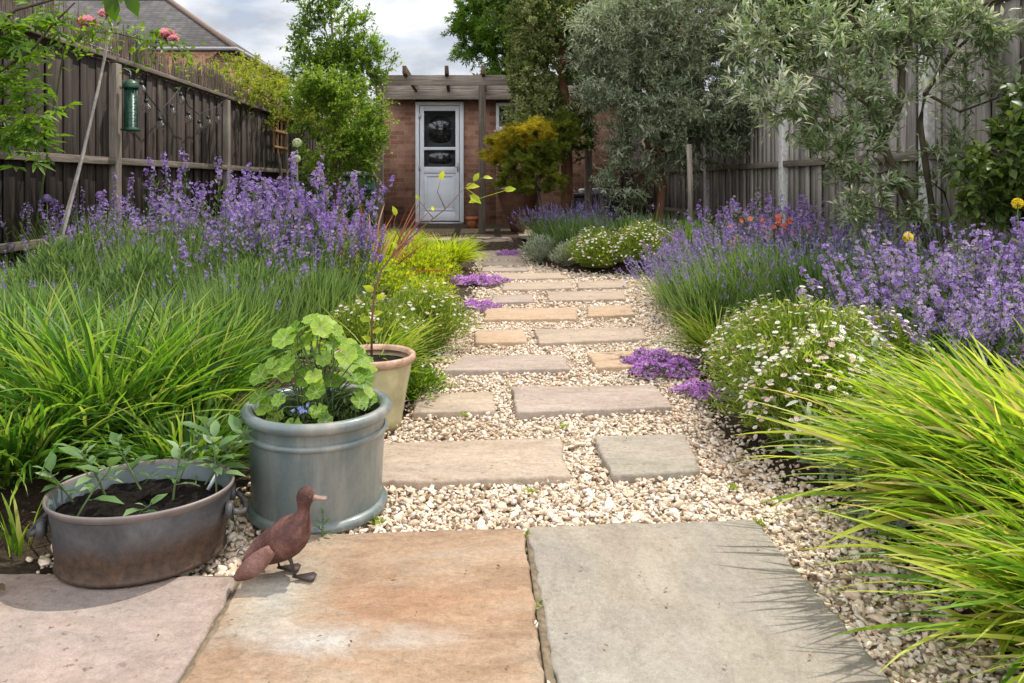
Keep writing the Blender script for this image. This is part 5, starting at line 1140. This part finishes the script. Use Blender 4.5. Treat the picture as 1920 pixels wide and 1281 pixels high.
c = crown([(-.0, 0, .95, .25, .2, .25), (-.2, 0, .75, .22, .2, .18), (.1, 0, .6, .25, .2, .2)], 60, 4, 9, BROAD, .06, .18, 'darkgreen', t, .4, .2, twig_mat=M['stem'], cr=(.3, 1)); limbs([(0, 0, 0), (0, 0, .4), (-.02, 0, .8)], [.014, .012, .008], pick(c, 9), M['bark'], t, .007)

# ------------------------------------------------------------------ back right bed
many(lavender(260, .44, .26, .95, 'lav', 2600, .8, lean=PI), [
 (.86, 8.3, 0, .95, 'purple tipped lavender at the corner of the terrace'),
 (1.15, 7.95, 1, 1.0, 'purple tipped lavender in front of the maple')], 'lavenders in the back right bed')
many(lavender(300, .42, .30, .1, 'lav', 4200, .8), [
 (1.05, 7.35, 0, 1.0, 'green lavender mound behind the silver plant'),
 (1.55, 7.2, 2, 1.15, 'green mound behind the white flowered mound'),
 (2.0, 7.0, 3, 1.05, 'green mound at the foot of the tree stake'),
 (1.0, 8.7, 3, 1.0, 'green mound below the dark maple trunk')], 'green mounds in the back right bed')
many(leafy('silver_plant', 'silver plant', 1500, .22, .26, NARROW, .055, 'silver', .8), [(.62, 7.35, 0, 1.0, 'silver leaved plant beside the farthest thyme'), (.85, 6.95, 2, .8, 'smaller silver leaved plant left of the white flowered mound')], 'silver leaved plants')
many(daisy(420, .34, .32, 6500, .024), [
 (1.10, 6.75, 0, .95, 'white flowered mound spilling onto the gravel in the back right'),
 (1.50, 6.72, 2, 1.0, 'white flowered mound in front of the large olive')], 'white flowered mounds')
t = thing('twiggy_shrub', 'bare purple grey twiggy shrub beside the black box', 'shrub', (1.5, 9.0, .12)); b = MB(); n = 70
P, T = curves(disc(n, .06), R.uniform(.4, .75, n), R.uniform(0, 2 * PI, n), R.uniform(0, .6, n), R.normal(0, .3, n), 5, .2); V, Fq = tubes(P, np.linspace(.006, .002, 6)[None] * np.ones((n, 1)), 4); b.add(V, Fq, (.5, .5, .5)); b.build('stems', plain('mauve_twig', (.22, .17, .19), .8), t)
n = 600; p, tg = samp(P, T, R.integers(0, 70, n), R.uniform(.3, 1, n)); b = MB(); b.add(*scatter(LEAF1, p, rdir(n), rdir(n), .02 * R.uniform(.6, 1.2, n), R.random(n))); b.build('flowers', Pm['lav'], t, kind='stuff')

# ------------------------------------------------------------------ right border
many(erysimum(46, .60, .20, 22, 'purple', spread=.4), [
 (1.75, 6.0, 0, .82, 'mauve wallflower left of the red heuchera near the stake'),
 (2.15, 6.0, 1, 1.05, 'mauve grey wallflower behind the red heuchera'),
 (2.45, 5.8, 2, 1.1, 'mauve grey wallflower before the second concrete post'),
 (2.1, 5.2, 3, .85, 'mauve wallflower right of the red heuchera')], 'mauve grey wallflowers in the right border')
many(erysimum(56, .56, .20, 24, 'purple', spread=.6, leaves=34), [
 (1.50, 5.35, 0, .80, 'low purple wallflower at the gravel edge'),
 (1.55, 4.75, 1, .85, 'low purple wallflower leaning towards the gravel path'),
 (1.95, 4.6, 3, .95, 'purple wallflower in the middle of the right border'),
 (2.25, 4.3, 5, 1.0, 'purple wallflower below the open olive')], 'low purple wallflowers on the right')
many(leafy('heuchera', 'heuchera', 500, .22, .32, LEAF, .05, 'red', .6), [(1.95, 5.45, 0, 1.0, 'orange red leaved heuchera among mauve wallflowers')], None)
t = thing('geum', 'plant with small bright red flowers on thin stalks', 'flowering plant', (2.1, 5.3, .12)); n = 40
P, T = curves(disc(n, .1), R.uniform(.35, .5, n), R.uniform(0, 2 * PI, n), R.uniform(.05, .5, n), .2, 4, .1); b = MB(); V, Fq = tubes(P, np.full((n, 5), .0018), 3); b.add(V, Fq, (.4, .5, .5)); b.build('stems', M['stem'], t)
b = MB(); up = unit(rdir(n) * .5 + [0, -.6, .7]); y = unit(np.cross(up, rdir(n))); b.add(*scatter(flower_tpl(5, .5, .3, .1), P[:, -1], y, up, np.full(n, .042), R.random(n))); b.build('flowers', Pm['red'], t, kind='stuff')
many(lavender(340, .50, .28, .3, 'lav', 3800, .75), [
 (2.05, 3.95, 0, 1.0, 'tall green lavender below the open olive stems'),
 (1.72, 3.75, 1.3, .95, 'green lavender left of the near purple wallflower'),
 (1.62, 4.25, 2.3, 1.0, 'green lavender behind the yellow green strap leaves'),
 (2.3, 3.4, 3.3, 1.1, 'green lavender behind the near purple wallflower'),
 (1.28, 4.0, 4.4, .8, 'green lavender close to the right thyme mat'),
 (2.5, 4.7, 5.5, 1.0, 'green lavender under the near olive trunk')], 'green lavenders in the right border')
many(lavender(300, .40, .24, 1.0, 'lav', 1500, .95, lean=PI), [
 (1.36, 4.55, 0, .95, 'pale purple lavender sprawling onto the gravel at the right'),
 (1.42, 5.0, 1.2, .85, 'pale purple lavender sprawling behind the nearer one')], 'sprawling pale lavenders')
many(erysimum(84, .62, .25, 22, 'violet', spread=.55, leaves=38, fsize=.025, top=.30), [
 (1.72, 3.02, 0, .76, 'big near wallflower dense with violet blooms'),
 (2.02, 3.15, 2, .88, 'tall violet wallflower below the open olive trunk'),
 (1.66, 2.62, 4, .62, 'low violet wallflower between daisies and lime grass'),
 (2.02, 2.66, 1, .72, 'violet wallflower behind the large lime grass'),
 (2.38, 2.95, 5, 1.02, 'tallest violet wallflower at the right picture edge')], 'near violet wallflowers')
for x, y, h, lab in ((2.3, 3.15, .66, 'yellow flower above the violet wallflowers at the right edge'), (1.95, 3.35, .50, 'yellow flower in the middle of the violet wallflowers')):
    t = thing('yellow_flower', lab, 'flower', (x, y, .1)); b = MB(); b.tube([(0, 0, 0), (.01, 0, h * .5), (0, 0, h)], [.003, .0025, .002], 5); b.build('stem', M['stem'], t)
    b = MB(); d = unit(R.normal(size=(14, 3)) + [0, -.3, 1]); y_, up = face_up(d); b.add(*scatter(flower_tpl(8, .3, .2, .12), d * .014 + [0, 0, h], y_, up, np.full(14, .034), R.random(14))); b.build('flower_head', Pm['yellow'], t)
many(daisy(520, .29, .31, 8000, .021), [
 (1.13, 2.55, 0, 1.08, 'large daisy mound with white and pink flowers beside the near gravel'),
 (1.14, 2.98, 1.5, .82, 'daisy mound behind the near one, below the violet wallflowers'),
 (1.42, 2.72, 3.0, .88, 'daisy mound between near mound and violet wallflowers'),
 (1.06, 2.34, 4.2, .95, 'low daisy mound in front, closest to the patio')], 'white and pink daisy mounds on the right')
many(grass('lime_grass', 160, .07, .34, .010, L['grass_lime'], tilt=(.4, 1.2), bend=(.2, 1.0), lean=PI, lean_w=.7), [(1.12, 3.45, 0, 1.0, 'yellow green strap leaved tuft right of the thyme mat'), (1.4, 3.4, .3, .9, 'yellow green strap leaved tuft behind the daisy mounds')], 'yellow green tufts on the right')
many(grass('lime_grass_clump', 1000, .21, .56, .0185, L['grass_lime'], tilt=(.55, 1.2), bend=(.3, 1.1), lean=PI * 1.07, lean_w=.82, segs=9, flat=.85), [
 (1.34, 1.64, 0, 1.02, 'large lime green grass fountain in the right foreground'),
 (1.52, 1.92, .05, .92, 'lime grass fountain rising behind the foreground one'),
 (1.20, 1.24, .12, .85, 'lowest lime grass clump at the bottom right corner')], 'lime grass clumps in the right foreground')
many(grass('low_grass_clump', 200, .12, .34, .015, L['grass_lime'], tilt=(.4, 1.2), bend=(.4, 1.3), lean=PI * 1.05, lean_w=.6), [
 (1.18, 1.86, 0, 1.0, 'short lime tuft at the foot of the large lime grass beside the gravel'),
 (1.10, 1.58, 1, .95, 'short lime tuft in front of the large lime grass, nearer the camera'),
 (1.06, 1.30, .4, .95, 'short lime tuft lowest at the right beside the grey slab')], 'short lime tufts by the gravel')
def stachys(label, group):
    t = thing('lambs_ear', label, 'silver plant', group=group); n = 34; P, T = curves(disc(n, .06), R.uniform(.10, .26, n), PI + R.normal(0, 1.1, n), R.uniform(.2, 1.0, n), .4, 4, .15)
    b = MB(); V, Fq = tubes(P, np.full((n, 5), .003), 4); b.add(V, Fq, (.5, .5, .5)); b.build('stems', L['silver'], t)
    m = 190; idx = R.integers(0, n, m); p, tg = samp(P, T, idx, R.random(m)); b = MB(); b.add(*scatter(leaf_tpl(.34, .2, .15), p, unit(tg * .5 + rdir(m)), unit(rdir(m) * .5 + [0, -.2, 1]), .05 * R.uniform(.5, 1.2, m), R.random(m))); b.build('leaves', L['silver'], t, True)
    return t
many(stachys, [(1.04, 2.10, 0, .95, 'silver woolly leaved plant beside the lime grass tips'), (1.22, 2.36, 1, 1.15, 'silver woolly leaved plant between daisies and lime grass'), (.99, 1.86, 2, .8, 'small silver woolly leaved plant at the patio corner')], 'silver woolly plants')

# ------------------------------------------------------------------ world, sun, camera
sun_el, sun_az = math.radians(60), math.radians(48)     # azimuth measured from +Y towards +X
sd = Vector((math.cos(sun_el) * math.sin(sun_az), math.cos(sun_el) * math.cos(sun_az), math.sin(sun_el)))
sl_ = bpy.data.lights.new('sun', 'SUN'); sl_.energy = 4.4; sl_.angle = math.radians(.55); sl_.color = (1, .95, .87)
so = bpy.data.objects.new('sun', sl_); col.objects.link(so); so.rotation_euler = sd.to_track_quat('Z', 'Y').to_euler()
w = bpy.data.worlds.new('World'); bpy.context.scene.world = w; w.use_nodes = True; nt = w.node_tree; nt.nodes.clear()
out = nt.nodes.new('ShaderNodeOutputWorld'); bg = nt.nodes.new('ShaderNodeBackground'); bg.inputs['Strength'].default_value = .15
sky = nt.nodes.new('ShaderNodeTexSky'); sky.sky_type = 'NISHITA'; sky.sun_disc = False; sky.sun_elevation = sun_el; sky.sun_rotation = sun_az
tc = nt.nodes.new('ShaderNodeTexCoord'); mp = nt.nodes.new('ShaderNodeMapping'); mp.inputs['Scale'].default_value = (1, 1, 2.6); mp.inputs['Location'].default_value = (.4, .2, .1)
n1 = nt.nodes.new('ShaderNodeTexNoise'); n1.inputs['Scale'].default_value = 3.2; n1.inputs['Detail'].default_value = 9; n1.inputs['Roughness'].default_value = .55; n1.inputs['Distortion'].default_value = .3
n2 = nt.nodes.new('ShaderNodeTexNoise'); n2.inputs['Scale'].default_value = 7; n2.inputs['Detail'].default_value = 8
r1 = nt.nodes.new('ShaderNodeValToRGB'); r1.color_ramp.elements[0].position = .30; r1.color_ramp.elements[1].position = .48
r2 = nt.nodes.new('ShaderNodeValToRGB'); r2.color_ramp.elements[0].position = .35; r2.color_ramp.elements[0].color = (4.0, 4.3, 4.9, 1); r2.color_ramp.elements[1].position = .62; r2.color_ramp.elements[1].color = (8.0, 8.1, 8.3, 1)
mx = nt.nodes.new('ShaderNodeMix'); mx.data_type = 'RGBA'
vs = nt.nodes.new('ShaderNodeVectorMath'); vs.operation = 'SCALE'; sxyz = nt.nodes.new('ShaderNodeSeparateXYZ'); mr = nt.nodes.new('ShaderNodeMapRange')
for i_, v_ in ((1, .45), (2, -.5), (3, .95), (4, 2.3)): mr.inputs[i_].default_value = v_  # clouds behind the camera brightened, added fill for surfaces facing the camera
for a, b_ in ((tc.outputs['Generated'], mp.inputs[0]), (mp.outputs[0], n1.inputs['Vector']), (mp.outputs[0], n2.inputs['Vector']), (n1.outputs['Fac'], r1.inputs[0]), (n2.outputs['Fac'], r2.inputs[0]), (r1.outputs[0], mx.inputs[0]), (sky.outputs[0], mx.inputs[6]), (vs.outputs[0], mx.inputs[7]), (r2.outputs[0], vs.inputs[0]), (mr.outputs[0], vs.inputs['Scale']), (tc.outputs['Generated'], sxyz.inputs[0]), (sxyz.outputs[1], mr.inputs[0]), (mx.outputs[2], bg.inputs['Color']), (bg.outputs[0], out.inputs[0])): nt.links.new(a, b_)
cam = bpy.data.cameras.new('camera'); co = bpy.data.objects.new('camera', cam); col.objects.link(co)
co.location = (0, 0, CH); co.rotation_euler = (PI / 2, 0, 0); cam.sensor_width = 36; cam.lens = F / 1920 * 36; cam.shift_x = (960 - VX) / 1920; cam.shift_y = -(640.5 - HZ) / 1920
cam.clip_start = .05; cam.clip_end = 2000
sc = bpy.context.scene; sc.camera = co; sc.cycles.max_bounces = 6; sc.cycles.diffuse_bounces = 3; sc.cycles.glossy_bounces = 2; sc.cycles.transmission_bounces = 4; sc.cycles.transparent_max_bounces = 4; sc.view_settings.view_transform = 'Standard'; sc.view_settings.look = 'None'; sc.view_settings.exposure = 0
